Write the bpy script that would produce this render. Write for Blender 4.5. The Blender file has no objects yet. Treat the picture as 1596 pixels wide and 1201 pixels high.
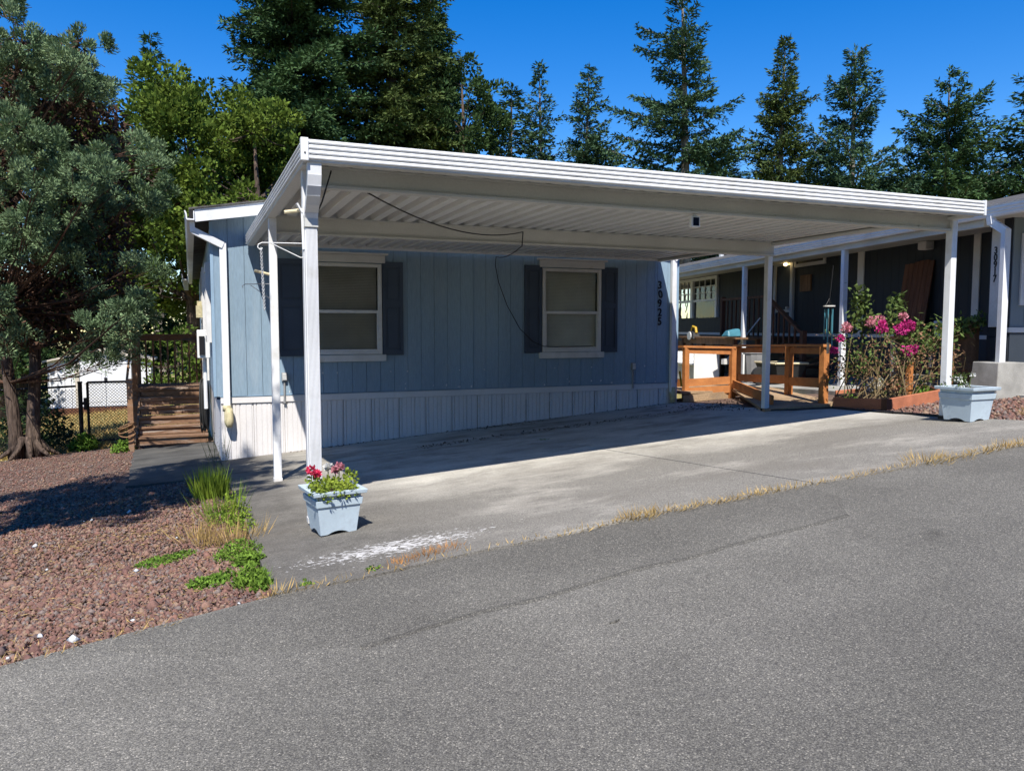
import bpy, bmesh, math, random
import numpy as np
from mathutils import Vector, Matrix

# ------------------------------------------------------------------ camera, sky, sun, exposure
sc = bpy.context.scene
COL = sc.collection
R = math.radians
cam_data = bpy.data.cameras.new('camera'); cam = bpy.data.objects.new('camera', cam_data); COL.objects.link(cam)
cam_data.sensor_width = 36.0; cam_data.lens = 27.125
cam_data.clip_start = 0.05; cam_data.clip_end = 2000
_r = Vector((0.92345924, -0.38369654, 0.0)); _u = Vector((0.02816201, 0.06777873, 0.99730284)); _f = Vector((0.38266165, 0.92096851, -0.07339656))
cam.matrix_world = Matrix(((_r.x, _u.x, -_f.x, 0), (_r.y, _u.y, -_f.y, 0), (_r.z, _u.z, -_f.z, 0), (0, 0, 0, 1)))
sc.camera = cam

LIGHT_DIR = Vector((0.28, 0.71, -1.0)).normalized()      # the way the sunlight travels
world = bpy.data.worlds.new('World'); sc.world = world; world.use_nodes = True
nt = world.node_tree; nt.nodes.clear()
wo = nt.nodes.new('ShaderNodeOutputWorld'); bg = nt.nodes.new('ShaderNodeBackground'); sky = nt.nodes.new('ShaderNodeTexSky')
sky.sky_type = 'NISHITA'; sky.sun_disc = False
sky.sun_elevation = math.asin(-LIGHT_DIR.z); sky.sun_rotation = math.atan2(-LIGHT_DIR.x, -LIGHT_DIR.y)
sky.air_density = 1.0; sky.dust_density = 0.0; sky.ozone_density = 3.0; sky.altitude = 0
bg.inputs['Strength'].default_value = 0.118
hsv = nt.nodes.new('ShaderNodeHueSaturation'); hsv.inputs['Saturation'].default_value = 1.46; hsv.inputs['Hue'].default_value = .512
nt.links.new(sky.outputs[0], hsv.inputs['Color']); nt.links.new(hsv.outputs[0], bg.inputs[0]); nt.links.new(bg.outputs[0], wo.inputs[0])

sun_d = bpy.data.lights.new('sun', 'SUN'); sun_d.energy = 5.0; sun_d.angle = R(0.53); sun_d.color = (1.0, 0.95, 0.87)
sun = bpy.data.objects.new('sun', sun_d); COL.objects.link(sun)
sun.rotation_euler = LIGHT_DIR.to_track_quat('-Z', 'Y').to_euler()
sun.location = (-6, -12, 20)

sc.view_settings.view_transform = 'Standard'; sc.view_settings.look = 'None'
sc.view_settings.exposure = 0.6; sc.view_settings.gamma = 1.0; sc.view_settings.use_curve_mapping = False
sc.cycles.max_bounces = 6; sc.cycles.diffuse_bounces = 3; sc.cycles.glossy_bounces = 3
sc.cycles.transparent_max_bounces = 6; sc.cycles.transmission_bounces = 3
sc.cycles.caustics_reflective = False; sc.cycles.caustics_refractive = False
sc.cycles.use_denoising = True

rng = np.random.default_rng(7); random.seed(7)

# ------------------------------------------------------------------ ground heights (eye height is z = 0)
def road_edge(x):
    return float(np.interp(x, [-8, -0.76, 0.35, 2.4, 4, 6.1, 12], [1.9, 3.62, 3.88, 4.03, 4.04, 4.02, 4.0]))
def G(x, y):
    x = max(-14.0, min(16.0, x)); ye = road_edge(x)
    if y < ye: return -1.0735 + .0717 * x - .0655 * ye + .035 * (max(y, -8) - ye)
    z = -1.0735 + .0717 * x - .0655 * min(y, 16)
    if y > 16: z -= .05 * (min(y, 40) - 16)
    return z

# ------------------------------------------------------------------ materials
MATS = {}
def N(nt, t, **kw):
    n = nt.nodes.new(t)
    for k, v in kw.items(): setattr(n, k, v)
    return n
def mat(name, col, rough=0.6, var=0.12, scale=3.0, fine=0.0, fscale=60.0, bump=0.0, bscale=80.0, spec=0.3, stretch=(1, 1, 1),
        col2=None, palette=None, dirt=None, dscale=1.2, dlo=.55, dhi=.75, trans=0.0, island=0.0, metal=0.0, bdist=.01):
    if name in MATS: return MATS[name]
    m = bpy.data.materials.new(name); m.use_nodes = True; t = m.node_tree; L = t.links
    b = t.nodes['Principled BSDF']; out = t.nodes['Material Output']
    b.inputs['Roughness'].default_value = rough; b.inputs['Specular IOR Level'].default_value = spec; b.inputs['Metallic'].default_value = metal
    tc = N(t, 'ShaderNodeTexCoord'); mp = N(t, 'ShaderNodeMapping'); mp.inputs['Scale'].default_value = stretch
    L.new(tc.outputs['Object'], mp.inputs[0])
    n1 = N(t, 'ShaderNodeTexNoise'); n1.inputs['Scale'].default_value = scale; n1.inputs['Detail'].default_value = 6
    L.new(mp.outputs[0], n1.inputs['Vector'])
    c2 = col2 if col2 else tuple(c * (1 - 2.2 * var) for c in col)
    c1 = col if col2 else tuple(min(1, c * (1 + var)) for c in col)
    rp = N(t, 'ShaderNodeValToRGB'); rp.color_ramp.elements[0].position = .3; rp.color_ramp.elements[1].position = .7
    rp.color_ramp.elements[0].color = (*c2, 1); rp.color_ramp.elements[1].color = (*c1, 1)
    L.new(n1.outputs[0], rp.inputs[0]); cur = rp.outputs[0]
    if palette:
        gp = N(t, 'ShaderNodeNewGeometry'); pr_ = N(t, 'ShaderNodeValToRGB'); pr_.color_ramp.interpolation = 'CONSTANT'
        for i, c in enumerate(palette):
            el_ = pr_.color_ramp.elements[i] if i < 2 else pr_.color_ramp.elements.new(i / len(palette))
            el_.position = i / len(palette); el_.color = (*c, 1)
        L.new(gp.outputs['Random Per Island'], pr_.inputs[0])
        mxp = N(t, 'ShaderNodeMix', data_type='RGBA'); mxp.inputs['Factor'].default_value = .7; L.new(cur, mxp.inputs['A']); L.new(pr_.outputs[0], mxp.inputs['B']); cur = mxp.outputs['Result']
    if fine:
        n2 = N(t, 'ShaderNodeTexNoise'); n2.inputs['Scale'].default_value = fscale; n2.inputs['Detail'].default_value = 4
        L.new(mp.outputs[0], n2.inputs['Vector'])
        mr = N(t, 'ShaderNodeMapRange'); mr.inputs[1].default_value = .3; mr.inputs[2].default_value = .7
        mr.inputs[3].default_value = 1 - fine; mr.inputs[4].default_value = 1 + fine
        L.new(n2.outputs[0], mr.inputs[0])
        mx = N(t, 'ShaderNodeVectorMath', operation='SCALE'); L.new(cur, mx.inputs[0]); L.new(mr.outputs[0], mx.inputs['Scale']); cur = mx.outputs[0]
    if dirt:
        n3 = N(t, 'ShaderNodeTexNoise'); n3.inputs['Scale'].default_value = dscale; n3.inputs['Detail'].default_value = 8; n3.inputs['Roughness'].default_value = .65
        L.new(mp.outputs[0], n3.inputs['Vector'])
        mr = N(t, 'ShaderNodeMapRange'); mr.inputs[1].default_value = dlo; mr.inputs[2].default_value = dhi; mr.clamp = True
        L.new(n3.outputs[0], mr.inputs[0])
        mx = N(t, 'ShaderNodeMix', data_type='RGBA'); mx.inputs['B'].default_value = (*dirt, 1)
        L.new(mr.outputs[0], mx.inputs['Factor']); L.new(cur, mx.inputs['A']); cur = mx.outputs['Result']
    if island:
        g = N(t, 'ShaderNodeNewGeometry'); mr = N(t, 'ShaderNodeMapRange')
        mr.inputs[3].default_value = 1 - island; mr.inputs[4].default_value = 1 + island
        L.new(g.outputs['Random Per Island'], mr.inputs[0])
        mx = N(t, 'ShaderNodeVectorMath', operation='SCALE'); L.new(cur, mx.inputs[0]); L.new(mr.outputs[0], mx.inputs['Scale']); cur = mx.outputs[0]
    L.new(cur, b.inputs['Base Color'])
    if bump:
        nb = N(t, 'ShaderNodeTexNoise'); nb.inputs['Scale'].default_value = bscale; nb.inputs['Detail'].default_value = 3
        L.new(mp.outputs[0], nb.inputs['Vector'])
        bp = N(t, 'ShaderNodeBump'); bp.inputs['Strength'].default_value = bump; bp.inputs['Distance'].default_value = bdist
        L.new(nb.outputs[0], bp.inputs['Height']); L.new(bp.outputs[0], b.inputs['Normal'])
    if trans:
        tr = N(t, 'ShaderNodeBsdfTranslucent'); L.new(cur, tr.inputs['Color'])
        ms = N(t, 'ShaderNodeMixShader'); ms.inputs[0].default_value = trans
        L.new(b.outputs[0], ms.inputs[1]); L.new(tr.outputs[0], ms.inputs[2]); L.new(ms.outputs[0], out.inputs[0])
    MATS[name] = m
    return m
def glass_mat(name, tint=(.9, .92, .9), refl=1.45):
    m = bpy.data.materials.new(name); m.use_nodes = True; t = m.node_tree; t.nodes.clear()
    o = N(t, 'ShaderNodeOutputMaterial'); tr = N(t, 'ShaderNodeBsdfTransparent'); gl = N(t, 'ShaderNodeBsdfGlossy'); fr = N(t, 'ShaderNodeFresnel'); mx = N(t, 'ShaderNodeMixShader')
    tr.inputs[0].default_value = (*tint, 1); gl.inputs['Roughness'].default_value = .02; fr.inputs[0].default_value = refl
    tcc = N(t, 'ShaderNodeTexCoord'); nz = N(t, 'ShaderNodeTexNoise'); nz.inputs['Scale'].default_value = 2.2
    bp = N(t, 'ShaderNodeBump'); bp.inputs['Strength'].default_value = .12; bp.inputs['Distance'].default_value = .05
    t.links.new(tcc.outputs['Object'], nz.inputs['Vector']); t.links.new(nz.outputs[0], bp.inputs['Height']); t.links.new(bp.outputs[0], gl.inputs['Normal'])
    t.links.new(fr.outputs[0], mx.inputs[0]); t.links.new(tr.outputs[0], mx.inputs[1]); t.links.new(gl.outputs[0], mx.inputs[2]); t.links.new(mx.outputs[0], o.inputs[0])
    MATS[name] = m; return m

def asphalt(name, base, spread, dark=0.0):
    m = bpy.data.materials.new(name); m.use_nodes = True; t = m.node_tree; L = t.links; b = t.nodes['Principled BSDF']
    b.inputs['Roughness'].default_value = .85; b.inputs['Specular IOR Level'].default_value = .25
    tc = N(t, 'ShaderNodeTexCoord')
    v = N(t, 'ShaderNodeTexVoronoi'); v.inputs['Scale'].default_value = 185; L.new(tc.outputs['Object'], v.inputs['Vector'])
    sx = N(t, 'ShaderNodeSeparateColor'); L.new(v.outputs['Color'], sx.inputs[0])
    rp = N(t, 'ShaderNodeValToRGB'); e = rp.color_ramp.elements
    e[0].position = 0; e[0].color = (base * (1 - spread), base * (1 - spread) * .95, base * (1 - spread) * .89, 1)
    e[1].position = 1; e[1].color = (base * 2.2, base * 2.03, base * 1.72, 1)
    for p, k in ((.35, .88), (.72, 1.1), (.93, 1.4)):
        q = e.new(p); q.color = (base * k, base * k * .945, base * k * .82, 1)
    L.new(sx.outputs[0], rp.inputs[0])
    # gaps between the stones
    mr = N(t, 'ShaderNodeMapRange'); mr.inputs[1].default_value = .35; mr.inputs[2].default_value = .75; mr.inputs[3].default_value = 1; mr.inputs[4].default_value = .55
    L.new(v.outputs['Distance'], mr.inputs[0])
    mx = N(t, 'ShaderNodeVectorMath', operation='SCALE'); L.new(rp.outputs[0], mx.inputs[0]); L.new(mr.outputs[0], mx.inputs['Scale'])
    n = N(t, 'ShaderNodeTexNoise'); n.inputs['Scale'].default_value = .9; n.inputs['Detail'].default_value = 7; n.inputs['Roughness'].default_value = .62; L.new(tc.outputs['Object'], n.inputs['Vector'])
    mr2 = N(t, 'ShaderNodeMapRange'); mr2.inputs[1].default_value = .3; mr2.inputs[2].default_value = .7; mr2.inputs[3].default_value = .82; mr2.inputs[4].default_value = 1.16
    L.new(n.outputs[0], mr2.inputs[0])
    m2 = N(t, 'ShaderNodeVectorMath', operation='SCALE'); L.new(mx.outputs[0], m2.inputs[0]); L.new(mr2.outputs[0], m2.inputs['Scale'])
    # worn wheel paths along the road, a few oil drips
    mp3 = N(t, 'ShaderNodeMapping'); mp3.inputs['Scale'].default_value = (.10, 1.1, 1); L.new(tc.outputs['Object'], mp3.inputs[0])
    n3 = N(t, 'ShaderNodeTexNoise'); n3.inputs['Scale'].default_value = 1.0; n3.inputs['Detail'].default_value = 4; L.new(mp3.outputs[0], n3.inputs['Vector'])
    mr3 = N(t, 'ShaderNodeMapRange'); mr3.inputs[1].default_value = .35; mr3.inputs[2].default_value = .65; mr3.inputs[3].default_value = .86; mr3.inputs[4].default_value = 1.12; L.new(n3.outputs[0], mr3.inputs[0])
    n4 = N(t, 'ShaderNodeTexNoise'); n4.inputs['Scale'].default_value = 2.3; n4.inputs['Detail'].default_value = 3; L.new(tc.outputs['Object'], n4.inputs['Vector'])
    mr4 = N(t, 'ShaderNodeMapRange'); mr4.inputs[1].default_value = .68; mr4.inputs[2].default_value = .76; mr4.inputs[3].default_value = 1; mr4.inputs[4].default_value = .72; L.new(n4.outputs[0], mr4.inputs[0])
    mm4 = N(t, 'ShaderNodeMath', operation='MULTIPLY'); L.new(mr3.outputs[0], mm4.inputs[0]); L.new(mr4.outputs[0], mm4.inputs[1])
    m3 = N(t, 'ShaderNodeVectorMath', operation='SCALE'); L.new(m2.outputs[0], m3.inputs[0]); L.new(mm4.outputs[0], m3.inputs['Scale'])
    L.new(m3.outputs[0], b.inputs['Base Color'])
    bp = N(t, 'ShaderNodeBump'); bp.invert = True; bp.inputs['Strength'].default_value = .5; bp.inputs['Distance'].default_value = .005
    L.new(v.outputs['Distance'], bp.inputs['Height']); L.new(bp.outputs[0], b.inputs['Normal'])
    MATS[name] = m; return m

def driveway_mat():
    m = bpy.data.materials.new('driveway_concrete'); m.use_nodes = True; t = m.node_tree; L = t.links; b = t.nodes['Principled BSDF']
    b.inputs['Roughness'].default_value = .9; b.inputs['Specular IOR Level'].default_value = .2
    tc = N(t, 'ShaderNodeTexCoord'); sep = N(t, 'ShaderNodeSeparateXYZ'); L.new(tc.outputs['Object'], sep.inputs[0])
    def noise(s, d=6, r=.6, st=None):
        n = N(t, 'ShaderNodeTexNoise'); n.inputs['Scale'].default_value = s; n.inputs['Detail'].default_value = d; n.inputs['Roughness'].default_value = r
        if st:
            mp = N(t, 'ShaderNodeMapping'); mp.inputs['Scale'].default_value = st; L.new(tc.outputs['Object'], mp.inputs[0]); L.new(mp.outputs[0], n.inputs['Vector'])
        else: L.new(tc.outputs['Object'], n.inputs['Vector'])
        return n.outputs[0]
    def rng_(x, a, bb, c=0, d=1):
        r = N(t, 'ShaderNodeMapRange'); r.inputs[1].default_value = a; r.inputs[2].default_value = bb; r.inputs[3].default_value = c; r.inputs[4].default_value = d; r.clamp = True
        L.new(x, r.inputs[0]); return r.outputs[0]
    def math_(op, x, y):
        q = N(t, 'ShaderNodeMath', operation=op)
        for i, s in enumerate((x, y)):
            if isinstance(s, (int, float)): q.inputs[i].default_value = s
            else: L.new(s, q.inputs[i])
        return q.outputs[0]
    def mixc(fac, a, bb):
        q = N(t, 'ShaderNodeMix', data_type='RGBA'); L.new(fac, q.inputs['Factor'])
        for k, s in (('A', a), ('B', bb)):
            if isinstance(s, tuple): q.inputs[k].default_value = (*s, 1)
            else: L.new(s, q.inputs[k])
        return q.outputs['Result']
    # worn, exposed aggregate near the street; smoother pale cement further in
    wear = math_('MULTIPLY', rng_(math_('ADD', sep.outputs['Y'], math_('MULTIPLY', noise(.7, 5), 2.4)), 7.0, 8.0), rng_(math_('ADD', sep.outputs['X'], noise(1.5, 5)), 1.2, 2.3))
    agg = mixc(rng_(noise(130, 3, .7), .40, .64), (.12, .112, .099), (.33, .31, .27))
    agg = mixc(math_('MULTIPLY', rng_(noise(.8, 9, .72, (.7, 1.3, 1)), .50, .68), math_('MULTIPLY', rng_(sep.outputs['X'], .8, 2.2, .35, 1), .8)), agg, (.45, .42, .365))
    agg = mixc(math_('MULTIPLY', rng_(math_('ADD', sep.outputs['X'], math_('MULTIPLY', noise(1.3, 6, .7), 1.6)), 1.5, 2.9, 1, 0), rng_(noise(5, 8, .75), .32, .6, .35, .85)), agg, (.095, .088, .078))
    pale = mixc(rng_(noise(2.2, 7), .35, .7), (.40, .378, .33), (.55, .52, .455))
    pale = mixc(rng_(noise(1.6, 8, .7, (.6, 1, 1)), .5, .72), pale, (.17, .155, .135))
    c = mixc(wear, agg, pale)
    # dark, rust brown tyre and leaf stains
    c = mixc(math_('MULTIPLY', rng_(noise(.55, 7, .7, (.6, 1.2, 1)), .52, .66), .5), c, (.14, .125, .105))
    c = mixc(math_('MULTIPLY', rng_(noise(3.5, 8, .75), .66, .72), .55), c, (.42, .40, .37))
    # old white paint spilt by the near corner
    ex = math_('DIVIDE', math_('SUBTRACT', sep.outputs['X'], 1.08), .50)
    ey = math_('DIVIDE', math_('SUBTRACT', math_('SUBTRACT', sep.outputs['Y'], 4.40), math_('MULTIPLY', math_('SUBTRACT', sep.outputs['X'], 1.08), .05)), .155)
    d = math_('ADD', math_('MULTIPLY', ex, ex), math_('MULTIPLY', ey, ey))
    pm = math_('ADD', rng_(d, 0.0, 2.6, .135, -.13), noise(26, 5, .62, (1, 1.6, 1)))
    far = math_('ADD', rng_(d, .5, 9.0, .04, -.3), noise(26, 3, .5))
    spot = math_('MAXIMUM', rng_(pm, .60, .625), rng_(far, .655, .67))
    c = mixc(math_('MULTIPLY', spot, rng_(noise(9, 4), .3, .65, .45, .95)), c, (.58, .565, .545))
    fn = rng_(noise(90, 4, .7), .3, .7, .72, 1.28)
    sc_ = N(t, 'ShaderNodeVectorMath', operation='SCALE'); L.new(c, sc_.inputs[0]); L.new(fn, sc_.inputs['Scale'])
    L.new(sc_.outputs[0], b.inputs['Base Color'])
    bp = N(t, 'ShaderNodeBump'); bp.inputs['Strength'].default_value = .55; bp.inputs['Distance'].default_value = .006
    L.new(noise(140, 3), bp.inputs['Height']); L.new(bp.outputs[0], b.inputs['Normal'])
    MATS['driveway_concrete'] = m; return m

M = MATS
glass_mat('glass'); asphalt('asphalt', .172, .36); asphalt('asphalt_patch', .152, .36); asphalt('asphalt_seam', .115, .4); driveway_mat()
mat('tar', (.028, .028, .03), .7, .2)
mat('concrete', (.34, .33, .30), .9, .15, 4, .12, 120, .4, 120, dirt=(.16, .15, .13))
mat('walk', (.085, .082, .076), .95, .2, 2, .3, 140, .5, 120, dirt=(.15, .14, .12))
mat('gravel_dirt', (.17, .115, .085), .95, .2, 2.5, .45, 45, .8, 60, col2=(.11, .07, .055))
mat('lava_rock', (.20, .115, .085), .9, .2, 1.2, .3, 90, col2=(.14, .08, .066), palette=[(.21, .105, .078), (.13, .068, .058), (.17, .092, .074), (.11, .085, .08), (.25, .15, .11), (.15, .078, .064), (.19, .165, .15), (.27, .19, .13)], island=.0)
mat('soil', (.06, .04, .028), .95, .2, 8, .4, 60, .8, 50)
mat('lawn', (.30, .23, .09), .95, .2, .7, .3, 20, .6, 40, col2=(.16, .17, .05))
mat('blue_siding', (.248, .345, .435), .62, .08, 1.1, .08, 60, .3, 55, stretch=(1, 1, .16), dirt=(.31, .38, .44), dscale=3, dlo=.52, dhi=.8)
mat('blue_trim', (.248, .355, .46), .6, .06, 2, .05, 60)
mat('chip', (.62, .64, .66), .7, .1)
mat('shutter', (.058, .078, .112), .55, .1, 2, .05, 70)
mat('off_white', (.66, .645, .62), .55, .06, 3, .05, 70, dirt=(.48, .46, .42), dscale=3)
mat('skirt', (.70, .68, .675), .6, .05, 2, .05, 80, dirt=(.52, .485, .44), dscale=2.0, dlo=.56, dhi=.8, stretch=(1, 1, .5))
mat('white_metal', (.72, .73, .74), .42, .05, 1.5, .03, 60, dirt=(.50, .49, .46), dscale=3.2, dlo=.54, dhi=.8)
mat('ceiling_metal', (.665, .675, .655), .5, .06, 1.2, .04, 60, dirt=(.48, .45, .38), dscale=2.2, dlo=.6, dhi=.85, stretch=(1, .35, 1))
mat('beam_metal', (.54, .54, .51), .5, .07, 1.5, .05, 60, dirt=(.38, .34, .26), dscale=2.5, dlo=.62, dhi=.85)
mat('shingle', (.10, .095, .09), .95, .2, 3, .35, 40, .6, 40)
mat('black', (.012, .012, .014), .5, .1)
mat('dark_rubber', (.03, .03, .03), .6, .1)
mat('grey_box', (.27, .27, .27), .5, .1)
mat('yellow_plastic', (.52, .46, .28), .6, .15, 20)
mat('pale_wood', (.72, .62, .40), .6, .1, 10)
mat('galv', (.62, .63, .62), .4, .1, 20, metal=.3)
mat('planter', (.46, .55, .61), .5, .05, 4, .03, 60, dirt=(.34, .38, .42), dscale=5)
mat('deck_wood', (.30, .165, .09), .8, .15, 4, .3, 50, .4, 60, stretch=(.5, 3, 3), dirt=(.17, .145, .12), dscale=4, dlo=.5, dhi=.62)
mat('stair_wood', (.235, .135, .08), .85, .15, 2.5, .35, 30, .4, 60, stretch=(.5, 3, 5), col2=(.15, .085, .052), dirt=(.36, .30, .25), dscale=3, dlo=.53, dhi=.66)
mat('ramp_wood', (.50, .20, .062), .7, .12, 3, .2, 60, .3, 60, stretch=(3, 1, 3), col2=(.36, .135, .042))
mat('ramp_board', (.36, .25, .15), .85, .15, 3, .25, 60, .3, 60, dirt=(.22, .19, .16), dscale=4)
mat('bed_timber', (.46, .17, .09), .7, .1, 3, .2, 60, .2, 60, stretch=(3, 1, 3))
mat('dark_wood', (.13, .055, .03), .7, .2, 3, .25, 40, .2, 50, stretch=(4, 4, .6))
mat('mid_wood', (.22, .12, .06), .7, .2, 3, .25, 40, .2, 50, stretch=(4, 4, .6))
mat('grey_siding_shade', (.028, .034, .042), .65, .06, 1.3, .05, 60, .2, 50, stretch=(1, 1, .12))  # same siding as grey_front, porch shade put into the colour
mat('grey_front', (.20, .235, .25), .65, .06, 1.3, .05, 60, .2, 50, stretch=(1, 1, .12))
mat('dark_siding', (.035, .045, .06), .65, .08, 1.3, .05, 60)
mat('shed_white', (.66, .67, .70), .55, .04, 1, .03, 50)
mat('shed_trim', (.52, .47, .40), .7, .1)
mat('bark', (.115, .082, .062), .95, .25, 9, .6, 34, 1.0, 26, stretch=(1, 1, .14), col2=(.05, .034, .027), bdist=.05)
mat('bark_grey', (.20, .17, .14), .95, .25, 6, .4, 30, .8, 25, stretch=(1, 1, .3))
mat('cedar_leaf', (.20, .27, .135), .6, .2, 1.4, col2=(.085, .14, .07), island=.4, trans=.12, dirt=(.17, .13, .06), dscale=.9, dlo=.63, dhi=.72)
mat('dead_twig', (.085, .045, .028), .9, .2, 3, island=.4)
mat('fir_leaf', (.068, .122, .042), .6, .2, .5, col2=(.034, .068, .03), island=.4, trans=.1)
mat('fir_leaf_yellow', (.10, .132, .036), .6, .2, .5, col2=(.048, .08, .03), island=.4, trans=.1)
mat('fir_leaf_blue', (.08, .138, .066), .6, .2, .5, col2=(.04, .08, .046), island=.4, trans=.1)
mat('maple_leaf', (.135, .185, .028), .5, .2, .5, col2=(.06, .105, .02), island=.5, trans=.25)
mat('bush_leaf', (.06, .10, .03), .55, .2, 1, col2=(.03, .06, .022), island=.45, trans=.2)
mat('rose_leaf', (.115, .16, .045), .5, .2, 3, col2=(.07, .11, .03), island=.45, trans=.2)
mat('rose_cane', (.21, .175, .075), .8, .2, 6, col2=(.16, .10, .06), island=.3)
mat('dry_leaf', (.25, .14, .08), .8, .2, 6, island=.5, trans=.1)
mat('magenta', (.55, .035, .22), .6, .15, 10, island=.4, trans=.2)
mat('pink', (.62, .25, .30), .6, .15, 10, island=.4, trans=.2)
mat('red_pink', (.70, .05, .13), .6, .15, 10, island=.35, trans=.2)
mat('white_petal', (.75, .75, .72), .6, .1, 10, island=.2, trans=.2)
mat('geranium_leaf', (.27, .33, .045), .5, .2, 6, col2=(.16, .23, .035), island=.4, trans=.25)
mat('weed', (.17, .27, .04), .6, .2, 6, col2=(.10, .19, .03), island=.45, trans=.25)
mat('grass_green', (.25, .33, .04), .6, .2, 6, col2=(.14, .23, .03), island=.4, trans=.3)
mat('dry_grass', (.50, .36, .15), .8, .2, 6, col2=(.36, .24, .09), island=.4, trans=.2)
mat('orange_grass', (.50, .25, .09), .8, .2, 6, island=.4, trans=.2)
mat('teal', (.06, .20, .26), .4, .1)
mat('blind', (.74, .72, .64), .7, .06, 3)
mat('room', (.05, .05, .045), .9, .1)
mat('solar', (.01, .014, .03), .15, .1)
mat('white_plastic', (.72, .72, .70), .4, .05)

for _k in MATS:
    if 'leaf' in _k or _k in ('weed', 'grass_green', 'dry_grass', 'orange_grass'):
        _b = MATS[_k].node_tree.nodes['Principled BSDF']; _b.inputs['Specular IOR Level'].default_value = .1; _b.inputs['Roughness'].default_value = .75
# ------------------------------------------------------------------ mesh helpers
class MB:
    def __init__(s): s.v = []; s.f = []
    def quad(s, *p):
        n = len(s.v); s.v += [tuple(q) for q in p]; s.f.append(tuple(range(n, n + len(p)))); return s
    def box(s, x0, x1, y0, y1, z0, z1):
        n = len(s.v)
        s.v += [(x0, y0, z0), (x1, y0, z0), (x1, y1, z0), (x0, y1, z0), (x0, y0, z1), (x1, y0, z1), (x1, y1, z1), (x0, y1, z1)]
        s.f += [tuple(n + i for i in q) for q in ((0, 3, 2, 1), (4, 5, 6, 7), (0, 1, 5, 4), (1, 2, 6, 5), (2, 3, 7, 6), (3, 0, 4, 7))]; return s
    def hexa(s, p):       # eight corners, bottom ring then top ring
        n = len(s.v); s.v += [tuple(q) for q in p]
        s.f += [tuple(n + i for i in q) for q in ((0, 3, 2, 1), (4, 5, 6, 7), (0, 1, 5, 4), (1, 2, 6, 5), (2, 3, 7, 6), (3, 0, 4, 7))]; return s
    def bar(s, a, b, w, h, up=(0, 0, 1)):   # a rectangular bar from a to b
        a = Vector(a); b = Vector(b); d = (b - a).normalized(); u = Vector(up)
        if abs(d.dot(u)) > .98: u = Vector((0, 1, 0))
        r = d.cross(u).normalized(); u = r.cross(d).normalized()
        r *= w / 2; u *= h / 2
        return s.hexa([a - r - u, a + r - u, b + r - u, b - r - u, a - r + u, a + r + u, b + r + u, b - r + u])
    def tube(s, pts, rad, n=6, cap=True):
        pts = [Vector(p) for p in pts]; rads = rad if hasattr(rad, '__len__') else [rad] * len(pts)
        base = len(s.v); prev = None
        for i, p in enumerate(pts):
            d = (pts[min(i + 1, len(pts) - 1)] - pts[max(i - 1, 0)]).normalized()
            if prev is None:
                u = Vector((0, 0, 1)) if abs(d.z) < .9 else Vector((1, 0, 0))
                r = d.cross(u).normalized()
            else:
                r = (prev - d * prev.dot(d)).normalized()
            prev = r; q = d.cross(r)
            for k in range(n):
                a = 2 * math.pi * k / n; s.v.append(tuple(p + (r * math.cos(a) + q * math.sin(a)) * rads[i]))
        for i in range(len(pts) - 1):
            for k in range(n):
                k2 = (k + 1) % n
                s.f.append((base + i * n + k, base + i * n + k2, base + (i + 1) * n + k2, base + (i + 1) * n + k))
        if cap:
            s.f.append(tuple(base + k for k in reversed(range(n)))); s.f.append(tuple(base + (len(pts) - 1) * n + k for k in range(n)))
        return s
    def prism(s, poly, z0, z1):   # poly = list of (x,y); z0,z1 numbers or functions
        n = len(poly); b = len(s.v); g0 = z0 if callable(z0) else (lambda x, y: z0); g1 = z1 if callable(z1) else (lambda x, y: z1)
        s.v += [(x, y, g0(x, y)) for x, y in poly] + [(x, y, g1(x, y)) for x, y in poly]
        s.f.append(tuple(b + i for i in reversed(range(n)))); s.f.append(tuple(b + n + i for i in range(n)))
        for i in range(n):
            j = (i + 1) % n; s.f.append((b + i, b + j, b + n + j, b + n + i))
        return s
    def extrude_y(s, prof, y0, y1, cap=True):   # prof = closed list of (x,z)
        n = len(prof); b = len(s.v)
        s.v += [(x, y0, z) for x, z in prof] + [(x, y1, z) for x, z in prof]
        for i in range(n):
            j = (i + 1) % n; s.f.append((b + i, b + j, b + n + j, b + n + i))
        if cap: s.f.append(tuple(b + i for i in reversed(range(n)))); s.f.append(tuple(b + n + i for i in range(n)))
        return s
    def mesh(s, name):
        me = bpy.data.meshes.new(name); me.from_pydata(s.v, [], s.f); me.update(); return me

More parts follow.
